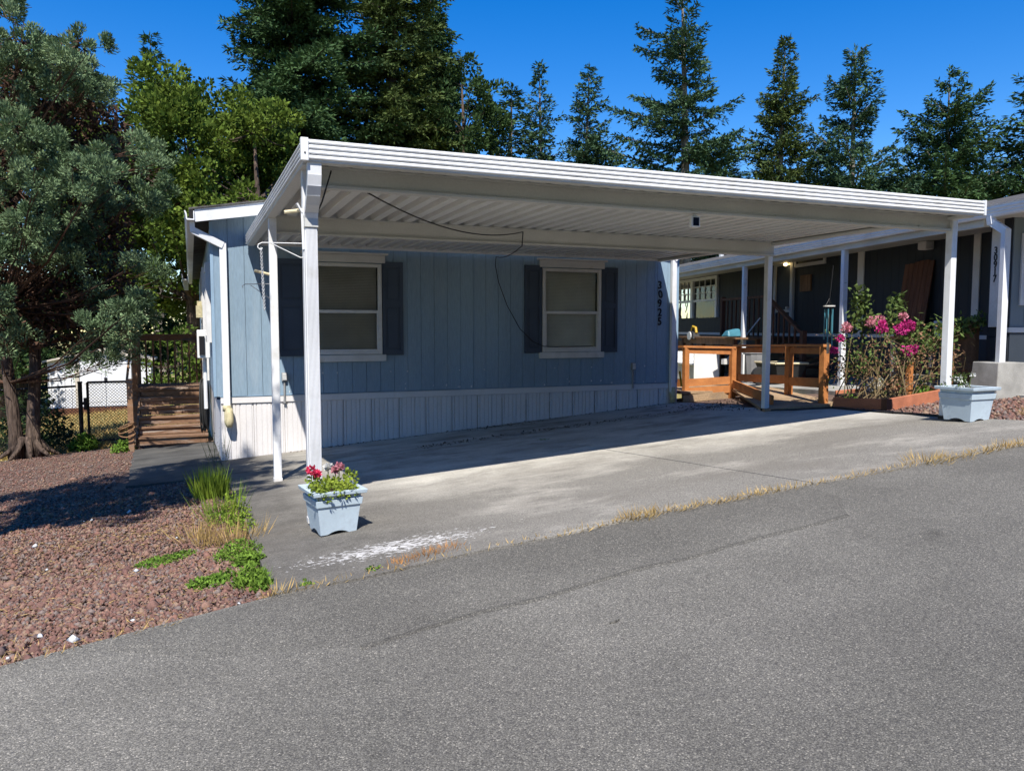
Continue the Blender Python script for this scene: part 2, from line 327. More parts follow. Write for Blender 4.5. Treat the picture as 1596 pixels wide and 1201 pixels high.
def fix_normals(me):
    bm = bmesh.new(); bm.from_mesh(me); bmesh.ops.recalc_face_normals(bm, faces=bm.faces); bm.to_mesh(me); bm.free()
ORG = {}
def T(name, label, cat, loc=(0, 0, 0), rz=0.0, group=None):
    o = bpy.data.objects.new(name, None); COL.objects.link(o); o.location = loc; o.rotation_euler = (0, 0, rz); o.empty_display_size = .2
    o['label'] = label; o['category'] = cat
    if group: o['group'] = group
    ORG[o.name] = (Vector(loc), rz); return o
def root_of(o):
    while o.parent: o = o.parent
    return o
def P(name, mb, m, parent=None, label=None, smooth=False, local=False, bevel=0.0, kind=None, fix=True):
    """link one mesh; coordinates are world ones unless local"""
    me = mb if isinstance(mb, bpy.types.Mesh) else mb.mesh(name)
    if parent is not None and not local:
        L, rz = ORG.get(root_of(parent).name, (Vector((0, 0, 0)), 0.0))
        me.transform(Matrix.Rotation(-rz, 4, 'Z') @ Matrix.Translation(-L))
    if fix: fix_normals(me)
    me.materials.append(MATS[m] if isinstance(m, str) else m)
    if smooth: me.polygons.foreach_set('use_smooth', [True] * len(me.polygons))
    o = bpy.data.objects.new(name, me); COL.objects.link(o)
    if parent is not None: o.parent = parent
    if label: o['label'] = label
    if kind: o['kind'] = kind
    if bevel:
        bv = o.modifiers.new('bevel', 'BEVEL'); bv.width = bevel; bv.segments = 2; bv.limit_method = 'ANGLE'
    return o
def tag(o, label, cat, group=None):
    o['label'] = label; o['category'] = cat
    if group: o['group'] = group
    return o
def BOX(*a): return MB().box(*a)

def cards(name, pos, dirs, ups, ln, wd):
    """many small diamond leaf faces as one mesh"""
    n = len(pos); D = dirs / (np.linalg.norm(dirs, axis=1, keepdims=True) + 1e-9)
    S = np.cross(D, ups); S /= (np.linalg.norm(S, axis=1, keepdims=True) + 1e-9)
    ln = np.broadcast_to(ln, (n,))[:, None]; wd = np.broadcast_to(wd, (n,))[:, None]
    mid = pos + D * ln * .45
    V = np.stack([pos, mid + S * wd * .5, pos + D * ln, mid - S * wd * .5], 1).reshape(-1, 3)
    me = bpy.data.meshes.new(name); me.vertices.add(4 * n); me.vertices.foreach_set('co', V.astype(np.float32).ravel())
    me.loops.add(4 * n); me.loops.foreach_set('vertex_index', np.arange(4 * n, dtype=np.int32))
    me.polygons.add(n); me.polygons.foreach_set('loop_start', np.arange(0, 4 * n, 4, dtype=np.int32)); me.polygons.foreach_set('loop_total', np.full(n, 4, dtype=np.int32))
    me.update(calc_edges=True); return me
def rdir(n): 
    d = rng.normal(size=(n, 3)); return d / np.linalg.norm(d, axis=1, keepdims=True)

# ------------------------------------------------------------------ the ground
def struct(name, mb, m, **kw):
    o = P(name, mb, m, **kw); o['kind'] = 'structure'; return o
def sheet(xs, ys, zf):
    mb = MB(); nx, ny = len(xs), len(ys)
    mb.v = [(x, y, zf(x, y)) for y in ys for x in xs]
    mb.f = [(j * nx + i, j * nx + i + 1, (j + 1) * nx + i + 1, (j + 1) * nx + i) for j in range(ny - 1) for i in range(nx - 1)]
    return mb
xs = sorted(set([-600, -300, -150, -80, -50, -35, -25, -20] + [round(-16 + .5 * i, 2) for i in range(73)] + [24, 30, 40, 60, 100, 200, 400, 700]))
ys = sorted(set([-300, -120, -50, -25, -14] + [round(-10 + .5 * i, 2) for i in range(60)] + [22, 24, 26, 28, 30, 34, 38, 42, 50, 70, 110, 200, 400, 800]))
struct('ground', sheet(xs, ys, lambda x, y: G(x, y) - .10 + .02 * math.sin(x * 1.3 + y)), 'lawn', smooth=True)

# road, following the kerbless edge of the lots
mb = MB(); rx = [-40, -20, -10, -6, -4, -3, -2, -1.4, -.76, -.2, .35, 1, 1.7, 2.4, 3.2, 4, 5, 6.1, 8, 10, 12, 20, 40]
wob = lambda x: .018 * math.sin(x * 5.1) + .012 * math.sin(x * 11.7 + 1)
rows = 9
for x in rx:
    e = road_edge(x) + .02
    for j in range(rows + 1):
        y = e - (e + 7) * (j / rows); mb.v.append((x, y, G(x, y) + .0 - .012))
for i in range(len(rx) - 1):
    for j in range(rows): a = i * (rows + 1) + j; mb.f.append((a, a + rows + 1, a + rows + 2, a + 1))
struct('road', mb, 'asphalt')
# newer strip of asphalt let in beside the driveway, with its tarred seam
def strip_sheet(pts_a, pts_b, dz):
    mb = MB()
    for a, b in zip(pts_a, pts_b):
        for k in range(4):
            t = k / 3; x = a[0] + (b[0] - a[0]) * t; y = a[1] + (b[1] - a[1]) * t; mb.v.append((x, y, G(x, y) - .012 + (dz if k in (1, 2) else -.001)))
    for i in range(len(pts_a) - 1):
        for k in range(3): mb.f.append((i * 4 + k, i * 4 + k + 1, (i + 1) * 4 + k + 1, (i + 1) * 4 + k))
    return mb
px_ = [-.35, .0, .35, .62, .9, 1.2, 1.5, 1.8, 2.1, 2.4, 2.7, 3.0, 3.3, 3.6, 3.85]
lo = [(x, float(np.interp(x, [-.35, 0, .62, 2.2, 3.6, 3.85], [3.60, 3.34, 3.14, 3.32, 3.43, 3.72])) + .015 * math.sin(x * 7)) for x in px_]
hi = [(x, road_edge(x) - .012 + wob(x)) for x in px_]
struct('road_patch', strip_sheet(lo, hi, .004), 'asphalt_patch')
struct('tar_seam', strip_sheet([(x, y - .022 - .008 * math.sin(x * 13)) for x, y in lo[3:-1]], [(x, y + .022 + .006 * math.sin(x * 9 + 2)) for x, y in lo[3:-1]], .0065), 'asphalt_seam')

# driveway slabs with open joints, lying on a bed of dirt
drv = bpy.data.objects.new('driveway', None); COL.objects.link(drv); drv['kind'] = 'structure'
ORG['driveway'] = (Vector((0, 0, 0)), 0)
P('joint_filling', MB().prism([(.36, 4.0), (7.2, 4.02), (7.2, 10.95), (.36, 10.95)], lambda x, y: G(x, y) - .12, lambda x, y: G(x, y) - .018), 'soil', drv)
fr = lambda x: road_edge(x) + wob(x)
for nm, poly in (('slab', [(.34, 3.90), (.8, fr(.8)), (1.4, fr(1.4)), (2.0, fr(2.0)), (2.7, fr(2.7)), (3.3, fr(3.3)), (3.922, fr(3.92)), (3.922, 9.28), (.33, 9.28)]),
                 ('slab', [(3.938, fr(3.938)), (4.6, fr(4.6)), (5.2, fr(5.2)), (5.9, fr(5.9)), (6.6, fr(6.6)), (7.28, 4.02), (7.30, 5.2), (7.35, 6.4), (7.55, 7.5), (7.3, 9.28), (3.938, 9.28)]),
                 ('slab', [(.33, 9.31), (3.922, 9.31), (3.922, 10.99), (.33, 10.99)]),
                 ('slab', [(3.938, 9.31), (7.6, 9.31), (7.6, 10.99), (3.938, 10.99)])):
    P(nm, MB().prism(poly, lambda x, y: G(x, y) - .11, lambda x, y: G(x, y)), 'driveway_concrete', drv)
def wavy(poly, step=.35, amp=.03):
    out = []
    for i in range(len(poly)):
        a, b = poly[i], poly[(i + 1) % len(poly)]; d = math.dist(a, b); n = max(1, int(d / step))
        for k in range(n): t = k / n; out.append((a[0] + (b[0] - a[0]) * t + random.uniform(-amp, amp), a[1] + (b[1] - a[1]) * t + random.uniform(-amp, amp)))
    return out
struct('walkway', MB().prism(wavy([(-.72, 9.6), (.34, 9.3), (.34, 14.9), (-.98, 15.15)], .5, .02), lambda x, y: G(x, y) - .1, lambda x, y: G(x, y) - .012), 'walk')
struct('gravel_bed', sheet([-9, -6, -4, -3, -2.2, -1.5, -1, -.5, 0, .36], [1.4, 2.4, 3.0, 3.5, 3.9, 4.5, 5.5, 7, 9, 11, 13, 15, 16.6],
       lambda x, y: G(x, y) - .045 - (.12 if y < road_edge(x) - .02 else 0)), 'gravel_dirt', smooth=True)
struct('mulch_bed', MB().prism([(7.28, 4.05), (16, 4.05), (16, 9.2), (9.6, 9.2), (8.6, 12), (7.66, 12), (7.2, 9.3), (7.55, 7.5), (7.35, 6.4)], lambda x, y: G(x, y) - .2, lambda x, y: G(x, y) - .03), 'gravel_dirt')

# ------------------------------------------------------------------ the blue mobile home
FY = 11.0
home = T('mobile_home', 'blue mobile home with white skirting and dark shutters behind the carport', 'house', (3.93, 14, -1.9))
ZB, ZT = -.905, 1.44                       # siding bottom, top
roofz = lambda x: 1.40 + .165 * (min(x, 7.86 - x) - .1)
W = [(1.52, 2.53, -.365, .915), (5.08, 6.10, -.365, .94)]      # window openings
seams = {3.95, 7.14}
bw = .203; x = .28; k = 0
while x < 7.55:
    x1 = min(x + bw, 7.58); g = .0045; xa, xb = x + g / 2, x1 - g / 2
    segs = [(ZB, roofz((xa + xb) / 2))]
    for (wx0, wx1, wz0, wz1) in W:
        if xa < wx1 and xb > wx0: segs = [(ZB, wz0), (wz1, roofz((xa + xb) / 2))]
    for (z0, z1) in segs:
        P('siding_board', BOX(xa, xb, FY - .012, FY + .02, z0 + random.uniform(-.004, .004), z1), 'blue_siding', home)
    x = x1; k += 1
P('wall_sheathing', BOX(.30, 1.50, FY + .021, FY + .05, -.95, 1.42).box(2.55, 5.06, FY + .021, FY + .05, -.95, 1.6).box(6.12, 7.56, FY + .021, FY + .05, -.95, 1.4)
  .box(1.5, 2.55, FY + .021, FY + .05, -.95, -.38).box(1.5, 2.55, FY + .021, FY + .05, .93, 1.6).box(5.06, 6.12, FY + .021, FY + .05, -.95, -.38).box(5.06, 6.12, FY + .021, FY + .05, .95, 1.6), 'shutter', home)
P('corner_trim', BOX(.262, .30, FY - .02, FY + .09, ZB, 1.40), 'blue_trim', home)
P('corner_trim', BOX(7.56, 7.60, FY - .02, FY + .09, ZB, 1.40), 'blue_trim', home)
P('batten', BOX(3.935, 3.962, FY - .0165, FY - .0122, ZB, 1.6), 'blue_trim', home)
P('batten', BOX(7.128, 7.150, FY - .0165, FY - .0122, ZB, 1.4), 'blue_trim', home)
P('side_wall', BOX(.28, .32, FY + .1, 26, ZB - .02, 1.42), 'blue_siding', home)
P('side_wall', BOX(7.56, 7.60, FY + .1, 26, ZB - .02, 1.42), 'blue_siding', home)
P('back_wall', BOX(.33, 7.55, 25.9, 26, -2.6, 1.42), 'blue_siding', home)
# paint chips along the bottom of the boards
for i in range(34):
    cx_ = .45 + random.randrange(35) * .203 + random.uniform(-.03, .03); cz = random.choice([-.88, -.87, -.84, -.80, -.72, -.62])
    if not (7.3 > cx_ > .4): continue
    h = random.uniform(.008, .022); w = random.uniform(.006, .014)
    P('paint_chip', MB().prism([(cx_ + w * math.cos(a) * random.uniform(.6, 1.2), cz + h * math.sin(a) * random.uniform(.6, 1.2)) for a in np.linspace(0, 5.6, 8)], 0, .0015), 'chip', None)
    o = bpy.context.scene.objects[-1] if False else COL.objects[-1]
    o.data.transform(Matrix(((1, 0, 0, -3.93), (0, 0, -1, FY - .0125 - 14), (0, 1, 0, 1.9), (0, 0, 0, 1)))); o.parent = home
# skirting: rail and ribbed vinyl panels
P('skirt_rail', BOX(.345, 7.6, FY - .014, FY + .012, -1.005, -.915), 'skirt', home, bevel=.006)
P('rail_lip', BOX(.335, 7.6, FY - .022, FY + .0, -.913, -.907), 'blue_trim', home)
x = .36
while x < 7.55:
    x1 = min(x + .405, 7.6); w = x1 - x - .003; pr = []
    for (f, d) in ((0, 0), (.07, 0), (.075, .012), (.10, .012), (.105, 0), (.255, 0), (.258, .007), (.272, .007), (.275, 0), (.42, 0), (.425, .008), (.445, .008), (.45, 0), (.55, 0), (.555, .012), (.58, .012), (.585, 0), (.755, 0), (.758, .007), (.772, .007), (.775, 0), (.94, 0), (.945, .01), (1, .01)):
        pr.append((x + w * f, FY + .004 + d))
    mb = MB(); n = len(pr); gz = [G(px, FY) - .06 for px, _ in pr]
    mb.v = [(a, b, g_) for (a, b), g_ in zip(pr, gz)] + [(a, b, -1.0) for a, b in pr]
    mb.f = [(i, i + 1, n + i + 1, n + i) for i in range(n - 1)]
    P('skirting_panel', mb, 'skirt', home, fix=False); x = x1
P('side_skirting', BOX(.345, .36, FY + .01, 26, -2.9, -.92), 'skirt', home)
P('side_skirting', BOX(7.6, 7.612, FY + .01, 26, -2.9, -.92), 'skirt', home)
# windows with sashes, panes, blinds, header, sill and panelled shutters
for wi, (wx0, wx1, wz0, wz1) in enumerate(W):
    fy0, fy1 = FY - .04, FY + .015; zm = (wz0 + wz1) / 2 - .035
    win = P('window', BOX(wx0 - .01, wx0 + .045, fy0, fy1, wz0, wz1).box(wx1 - .045, wx1 + .01, fy0, fy1, wz0, wz1).box(wx0 + .045, wx1 - .045, fy0, fy1, wz1 - .05, wz1).box(wx0 + .045, wx1 - .045, fy0, fy1, wz0, wz0 + .05), 'off_white', home, bevel=.005)
    P('meeting_rail', BOX(wx0 + .045, wx1 - .045, fy0 + .008, fy1, zm - .022, zm + .022), 'off_white', win)
    P('sash', BOX(wx0 + .046, wx0 + .066, fy0 + .01, fy1, wz0 + .051, zm - .023).box(wx1 - .066, wx1 - .046, fy0 + .01, fy1, wz0 + .051, zm - .023).box(wx0 + .067, wx1 - .067, fy0 + .01, fy1, wz0 + .051, wz0 + .073), 'off_white', win)
    P('pane', MB().quad((wx0 + .04, FY - .005, zm), (wx1 - .04, FY - .005, zm), (wx1 - .04, FY - .005, wz1 - .04), (wx0 + .04, FY - .005, wz1 - .04)), 'glass', win)
    P('pane', MB().quad((wx0 + .05, FY - .018, wz0 + .06), (wx1 - .05, FY - .018, wz0 + .06), (wx1 - .05, FY - .018, zm), (wx0 + .05, FY - .018, zm)), 'glass', win)
    bl = MB(); z = wz0 + .07
    while z < wz1 - .05:
        bl.quad((wx0 + .05, FY + .045, z), (wx1 - .05, FY + .045, z), (wx1 - .05, FY + .062, z + .021), (wx0 + .05, FY + .062, z + .021)); z += .022
    P('blind', bl, 'blind', win, fix=False)
    P('room_backing', BOX(wx0 - .03, wx1 + .03, FY + .10, FY + .12, wz0 - .03, wz1 + .03), 'room', win)
    P('header', BOX(wx0 - .06, wx1 + .06, FY - .055, FY - .0125, wz1 + .012, wz1 + .12).box(wx0 - .10, wx1 + .10, FY - .085, FY - .0125, wz1 + .121, wz1 + .15), 'off_white', home, bevel=.005)
    P('sill', BOX(wx0 - .06, wx1 + .06, FY - .06, FY - .0125, wz0 - .10, wz0 - .006), 'off_white', home, bevel=.006)
    for (sx0, sx1) in (((1.10, 1.50) if wi == 0 else (4.77, 5.06)), ((2.55, 2.85) if wi == 0 else (6.12, 6.41))):
        s0, s1 = wz0 - .015, wz1 + .035
        sh = P('shutter', BOX(sx0, sx1, FY - .028, FY - .0125, s0, s1), 'shutter', home)
        m_ = .045; zs = s0 + (s1 - s0) * .55
        P('shutter_frame', BOX(sx0, sx0 + m_, FY - .042, FY - .029, s0, s1).box(sx1 - m_, sx1, FY - .042, FY - .029, s0, s1).box(sx0 + m_, sx1 - m_, FY - .042, FY - .029, s0, s0 + .07)
          .box(sx0 + m_, sx1 - m_, FY - .042, FY - .029, s1 - .07, s1).box(sx0 + m_, sx1 - m_, FY - .042, FY - .029, zs - .04, zs + .04), 'shutter', sh)
        for a, b in ((s0 + .10, zs - .07), (zs + .07, s1 - .10)):
            P('raised_panel', BOX(sx0 + m_ + .03, sx1 - m_ - .03, FY - .037, FY - .029, a, b), 'shutter', sh, bevel=.006)
# roof, rake board, gutter, downspouts
rf = MB(); e0, e1, yy0, yy1 = .02, 7.84, 10.72, 26.2
pz = lambda x: 1.53 + .165 * (min(x, 7.86 - x) - .02)
for a, b in ((e0, 3.93), (3.93, e1)):
    rf.hexa([(a, yy0, pz(a) - .02), (b, yy0, pz(b) - .02), (b, yy1, pz(b) - .02), (a, yy1, pz(a) - .02), (a, yy0, pz(a)), (b, yy0, pz(b)), (b, yy1, pz(b)), (a, yy1, pz(a))])
P('roof', rf, 'shingle', home)
for a, b in ((.09, 3.93), (3.93, 7.77)):
    q = lambda x: pz(x) - .024
    P('rake_board', MB().hexa([(a, 10.745, q(a) - .16), (b, 10.745, q(b) - .16), (b, 10.775, q(b) - .16), (a, 10.775, q(a) - .16), (a, 10.745, q(a)), (b, 10.745, q(b)), (b, 10.775, q(b)), (a, 10.775, q(a))]), 'white_metal', home)
    P('soffit', MB().hexa([(a, 10.777, q(a) - .12), (b, 10.777, q(b) - .12), (b, 11.0, q(b) - .12), (a, 11.0, q(a) - .12), (a, 10.777, q(a) - .105), (b, 10.777, q(b) - .105), (b, 11.0, q(b) - .105), (a, 11.0, q(a) - .105)]), 'off_white', home)
def gutter(x, y0, y1, z, sgn=-1):
    pr = [(0, 0), (.09, .0), (.10, .02), (.105, .07), (.12, .115), (.105, .115), (.09, .08), (.085, .02), (.012, .015), (.012, .115), (0, .115)]
    return MB().extrude_y([(x + sgn * a, z + b) for a, b in pr], y0, y1)
P('gutter', gutter(.085, 10.72, 26, 1.375), 'white_metal', home)
P('gutter', gutter(7.775, 10.72, 26, 1.375, 1), 'white_metal', home)
P('gutter', gutter(-.02, 16.5, 21, .95), 'white_metal', home)
P('downspout', MB().bar((.055, 10.85, 1.38), (.06, 10.86, 1.24), .06, .08).bar((.06, 10.86, 1.26), (.42, 10.935, 1.09), .06, .085).bar((.42, 10.945, 1.12), (.42, 10.945, -1.10), .085, .06), 'white_metal', home)
P('downspout_end', MB().tube([(.44, 10.93, -1.06), (.44, 10.92, -1.12), (.44, 10.90, -1.24), (.44, 10.87, -1.30)], [.05, .06, .062, .04], 10).tube([(.42, 10.94, -1.02), (.42, 10.94, -1.10)], .055, 8), 'yellow_plastic', home, smooth=True)
P('downspout', MB().bar((7.70, 10.86, 1.42), (7.47, 10.935, 1.14), .06, .085).bar((7.47, 10.945, 1.16), (7.47, 10.945, -1.08), .085, .06), 'white_metal', home)
P('downspout_end', MB().tube([(7.48, 10.945, -.98), (7.48, 10.94, -1.1), (7.48, 10.92, -1.24)], [.05, .058, .045], 10), 'yellow_plastic', home, smooth=True)
# sockets with conduit
for ox, oz in ((1.17, -.66), (6.72, -.62)):
    b = P('outlet_box', BOX(ox - .035, ox + .035, FY - .06, FY - .0125, oz - .06, oz + .06), 'grey_box', home, bevel=.006)
    P('outlet_cover', BOX(ox - .028, ox + .028, FY - .072, FY - .0605, oz - .045, oz + .05), 'galv', b, bevel=.005)
    P('conduit', MB().tube([(ox, FY - .03, oz - .06), (ox, FY - .03, oz - .30), (ox, FY - .028, oz - .36)], [.014, .014, .022], 8), 'grey_box', b)
# house number
def digit(ch, parent, x, y, z, size, m='black', rz=0, tilt=0, bold=.02, local=False):
    cu = bpy.data.curves.new('digit', 'FONT'); cu.body = ch; cu.size = size; cu.extrude = .006; cu.offset = bold * size; cu.align_x = 'CENTER'; cu.align_y = 'CENTER'
    to = bpy.data.objects.new('digit_source', cu); COL.objects.link(to)
    bpy.context.view_layer.update(); dg = bpy.context.evaluated_depsgraph_get()
    me = bpy.data.meshes.new_from_object(to.evaluated_get(dg)); bpy.data.objects.remove(to); bpy.data.curves.remove(cu)
    me.materials.clear()
    me.transform(Matrix.Translation((x, y, z)) @ Matrix.Rotation(rz, 4, 'Z') @ Matrix.Rotation(math.pi / 2, 4, 'X') @ Matrix.Rotation(tilt, 4, 'Z') @ Matrix.Diagonal((1.0, 1.1, 1, 1)))
    return P('digit', me, m, parent, local=local)
for i, (c, dx, tl) in enumerate((('3', 0, 0), ('0', .015, .25), ('9', 0, 0), ('2', .005, 0), ('5', .005, 0))):
    digit(c, home, 7.222 + dx, FY - .0245, .715 - i * .150, .165, tilt=tl, bold=.012)
# things on the shaded-side wall: storm door, window trim, meter box, lamp
dr = P('side_door', BOX(.20, .279, 16.3, 17.2, -1.02, 1.0), 'off_white', home)
P('window_trim', BOX(.215, .279, 12.0, 12.12, -.2, .95).box(.215, .279, 12.9, 13.02, -.2, .95).box(.215, .279, 12.12, 12.9, .85, .95).box(.215, .279, 12.12, 12.9, -.2, -.1), 'off_white', home)
P('window_trim', BOX(.20, .279, 14.4, 14.55, -.9, 1.05).box(.20, .279, 15.5, 15.65, -.9, 1.05), 'off_white', home)
mt = P('meter_box', BOX(.09, .279, 13.3, 13.75, -.47, -.02), 'white_plastic', home, bevel=.01)
P('meter_face', BOX(.12, .2, 13.27, 13.3, -.42, -.12), 'black', mt)
P('conduit', MB().tube([(.2, 13.5, -.47), (.2, 13.5, -1.3)], .03, 8), 'white_metal', home)
P('wall_lamp', MB().box(.12, .2, 15.2, 15.35, .42, .5).box(.1, .22, 15.15, 15.4, .2, .42), 'yellow_plastic', home)

# ------------------------------------------------------------------ carport
CX0, CX1, CY0, CY1 = .72, 7.19, 5.30, 10.9
car = T('carport', 'white metal double carport with ribbed ceiling in front of the blue home', 'carport', (3.95, 8, G(3.95, 8)))
ZC = 1.135                                   # underside of the pans
npan = 37; pw = (CX1 - CX0 - .06) / npan
for i in range(npan):
    a = CX0 + .03 + i * pw; t_ = .004
    pr = [(a, ZC), (a + pw * .46, ZC), (a + pw * .60, ZC + .06), (a + pw * .86, ZC + .06), (a + pw * .998, ZC + .004)]
    pr2 = [(x, z + t_) for x, z in reversed(pr)]
    P('roof_panel', MB().extrude_y(pr + pr2, CY0 + .03, CY1 - .02), 'ceiling_metal', car, fix=False)
def fascia(a, b, out, name='fascia'):
    """ridged gutter face from a to b; out = outward horizontal direction"""
    a = Vector(a); b = Vector(b); o = Vector(out); mb = MB()
    H = .138; pr = [(-.03, 0), (.0, 0)]
    for k in range(4):
        z0 = .004 + k * .0335; pr += [(.0, z0), (.0, z0 + .007), (.013, z0 + .0075), (.016, z0 + .014), (.012, z0 + .026), (.003, z0 + .033)]
    pr += [(.006, H), (-.03, H)]
    n = len(pr); base = 0
    for q in (a, b):
        for d, z in pr: mb.v.append(tuple(q + o * d + Vector((0, 0, z))))
    for i in range(n): j = (i + 1) % n; mb.f.append((i, j, n + j, n + i))
    mb.f.append(tuple(range(n))); mb.f.append(tuple(n + i for i in reversed(range(n))))
    return P(name, mb, 'white_metal', car)
ZF = 1.105
fascia((CX0 + .03, CY0, ZF), (CX1, CY0, ZF), (0, -1, 0))
fascia((CX0, CY0 + .03, ZF), (CX0, CY1, ZF), (-1, 0, 0))
fascia((CX1, CY0 + .03, ZF), (CX1, CY1, ZF), (1, 0, 0))
fascia((CX0, CY1, ZF), (CX1, CY1, ZF), (0, 1, 0))
P('corner_cap', BOX(CX0 - .022, CX0 + .028, CY0 - .024, CY0 + .02, ZF - .004, ZF + .143), 'white_metal', car, bevel=.003)
P('corner_cap', BOX(CX1 + .001, CX1 + .024, CY0 - .024, CY0 + .02, ZF - .004, ZF + .143), 'white_metal', car, bevel=.003)
P('screw', MB().tube([(CX0 + .004, CY0 - .0245, ZF + .045), (CX0 + .004, CY0 - .028, ZF + .045)], .006, 8), 'dark_rubber', car)
P('soffit_trim', BOX(CX0 + .002, CX0 + .09, CY0 + .09, CY1 - .02, ZF - .012, ZF + .02), 'ceiling_metal', car)
P('soffit_trim', BOX(CX1 - .09, CX1 - .002, CY0 + .09, CY1 - .02, ZF - .012, ZF + .02), 'ceiling_metal', car)
P('front_gutter', BOX(CX0 + .03, CX1 - .02, CY0 + .002, CY0 + .088, ZF - .006, ZF + .012), 'beam_metal', car)
def beam(y, z0, z1):
    P('beam', BOX(.79, 7.15, y - .018, y + .018, z0 + .02, z1 - .012).box(.79, 7.15, y - .045, y + .045, z0, z0 + .0195).box(.79, 7.15, y - .045, y + .045, z1 - .0115, z1), 'beam_metal', car)
beam(5.63, .985, 1.132); beam(8.20, .955, 1.132)
for (px, py) in ((.78, 5.63), (7.17, 5.63), (.78, 8.12), (7.13, 8.28)):
    zt = ZC - .003
    P('post', BOX(px - .038, px + .038, py - .038 - .02, py + .038 - .02, G(px, py) - .05, zt), 'white_metal', car, bevel=.006)
    P('post_base', BOX(px - .042, px + .042, py - .062, py + .022, G(px, py) - .01, G(px, py) + .035), 'off_white' if px < 2 else 'dark_rubber', car)
# bracket of the front left post, ribbed downspout with curved elbow
ds = MB()
for i in range(9):       # ribbed face
    xx = .752 + i * .0085
    ds.box(xx, xx + .006, 5.515, 5.522, -1.33, .78)
ds.box(.748, .832, 5.522, 5.570, -1.34, .80)
P('downspout', ds, 'white_metal', car)
el = MB(); arc = [(5.345, 1.10), (5.35, 1.02), (5.37, .95), (5.41, .89), (5.46, .84), (5.52, .79), (5.546, .74)]
for i in range(len(arc) - 1):
    (y0, z0), (y1, z1) = arc[i], arc[i + 1]
    el.hexa([(.745, y1 - .03, z1), (.835, y1 - .03, z1), (.835, y1 + .03, z1), (.745, y1 + .03, z1), (.745, y0 - .033, z0), (.835, y0 - .033, z0), (.835, y0 + .033, z0), (.745, y0 + .033, z0)])
P('downspout_elbow', el, 'white_metal', car)
P('elbow_end', BOX(.744, .836, 5.505, 5.58, .70, .775), 'beam_metal', car)
P('bracket', MB().bar((.735, 5.56, .80), (.70, 5.55, .86), .02, .012).bar((.735, 5.56, .80), (.742, 5.57, .55), .015, .012), 'white_metal', car)
for i in range(7):      # stubs along the beam flange
    P('flange_clip', BOX(1.3 + i * .9, 1.34 + i * .9, 5.60, 5.64, 1.005, 1.02), 'beam_metal', car)

# ------------------------------------------------------------------ small things fixed to the carport
def sag(a, b, d, n=14):
    a = Vector(a); b = Vector(b)
    return [tuple(a.lerp(b, i / n) + Vector((0, 0, -d * 4 * (i / n) * (1 - i / n)))) for i in range(n + 1)]
tag(P('cable', MB().tube(sag((1.225, 5.70, .99), (3.50, 8.10, 1.09), .14) + [(3.50, 8.13, .93)] + sag((3.50, 8.15, .93), (4.25, 10.85, 1.07), .05, 6) +
    [(4.27, 10.93, .95), (4.33, 10.95, .70), (4.47, 10.95, .35), (4.68, 10.95, .0), (4.9, 10.95, -.20), (5.08, 10.94, -.275), (5.3, 10.93, -.285), (5.95, 10.93, -.28)], .006, 5), 'black', smooth=True),
    'thin black cable sagging under the carport ceiling down to the far window sill', 'cable')
tag(P('cord', MB().tube([(.93, 5.50, 1.09), (.87, 5.54, .88), (.84, 5.6, .80)], .006, 5), 'black'), 'short black cord running from the front carport corner to its downspout', 'cord')
h = T('plant_hanger', 'white wire plant hanger arm on the front left carport post', 'hook', (.74, 5.6, .5))
P('arm', MB().tube([(.742, 5.6, .593), (.47, 5.6, .588), (.445, 5.6, .575), (.440, 5.6, .555), (.455, 5.6, .54), (.472, 5.6, .55)], .0042, 6), 'white_plastic', h)
P('brace', MB().tube([(.742, 5.6, .497), (.725, 5.6, .495), (.53, 5.6, .585)], .0038, 6), 'white_plastic', h)
h = T('plant_hanger', 'thin wire plant hanger arm on the rear left carport post', 'hook', (.74, 8.1, .4))
P('arm', MB().tube([(.742, 8.1, .445), (.51, 8.1, .438), (.485, 8.1, .42), (.49, 8.1, .40)], .0045, 6), 'grey_box', h)
P('brace', MB().tube([(.742, 8.1, .30), (.56, 8.1, .43)], .004, 6), 'grey_box', h)
ch = MB()
for i in range(34):
    z = .545 - i * .0125; a = (i % 2) * math.pi / 2; r_ = .0075
    pts = [(.462 + i * .0004 + r_ * math.cos(t_) * math.cos(a), 5.6 + r_ * math.cos(t_) * math.sin(a), z + .0105 * math.sin(t_)) for t_ in np.linspace(0, 2 * math.pi, 7)]
    ch.tube(pts, .0026, 4, cap=False)
tag(P('chain', ch, 'galv'), 'thin metal chain hanging from the white plant hanger arm', 'chain')
tag(P('wooden_peg', MB().tube([(.742, 5.6, .823), (.62, 5.585, .80)], .013, 8), 'pale_wood'), 'pale wooden peg sticking out high on the front left carport post', 'peg')
tag(P('wooden_peg', MB().tube([(.742, 8.1, .54), (.60, 8.08, .57)], .014, 8), 'pale_wood'), 'pale wooden peg sticking out of the rear left carport post', 'peg')
s = T('solar_light', 'small white square solar lamp under the front carport beam', 'lamp', (4.04, 5.63, .87))
P('housing', BOX(3.995, 4.085, 5.60, 5.64, .87, .965).box(4.02, 4.06, 5.61, 5.63, .966, .984), 'white_plastic', s, bevel=.006)
P('panel', BOX(4.012, 4.068, 5.593, 5.5995, .883, .952), 'solar', s)

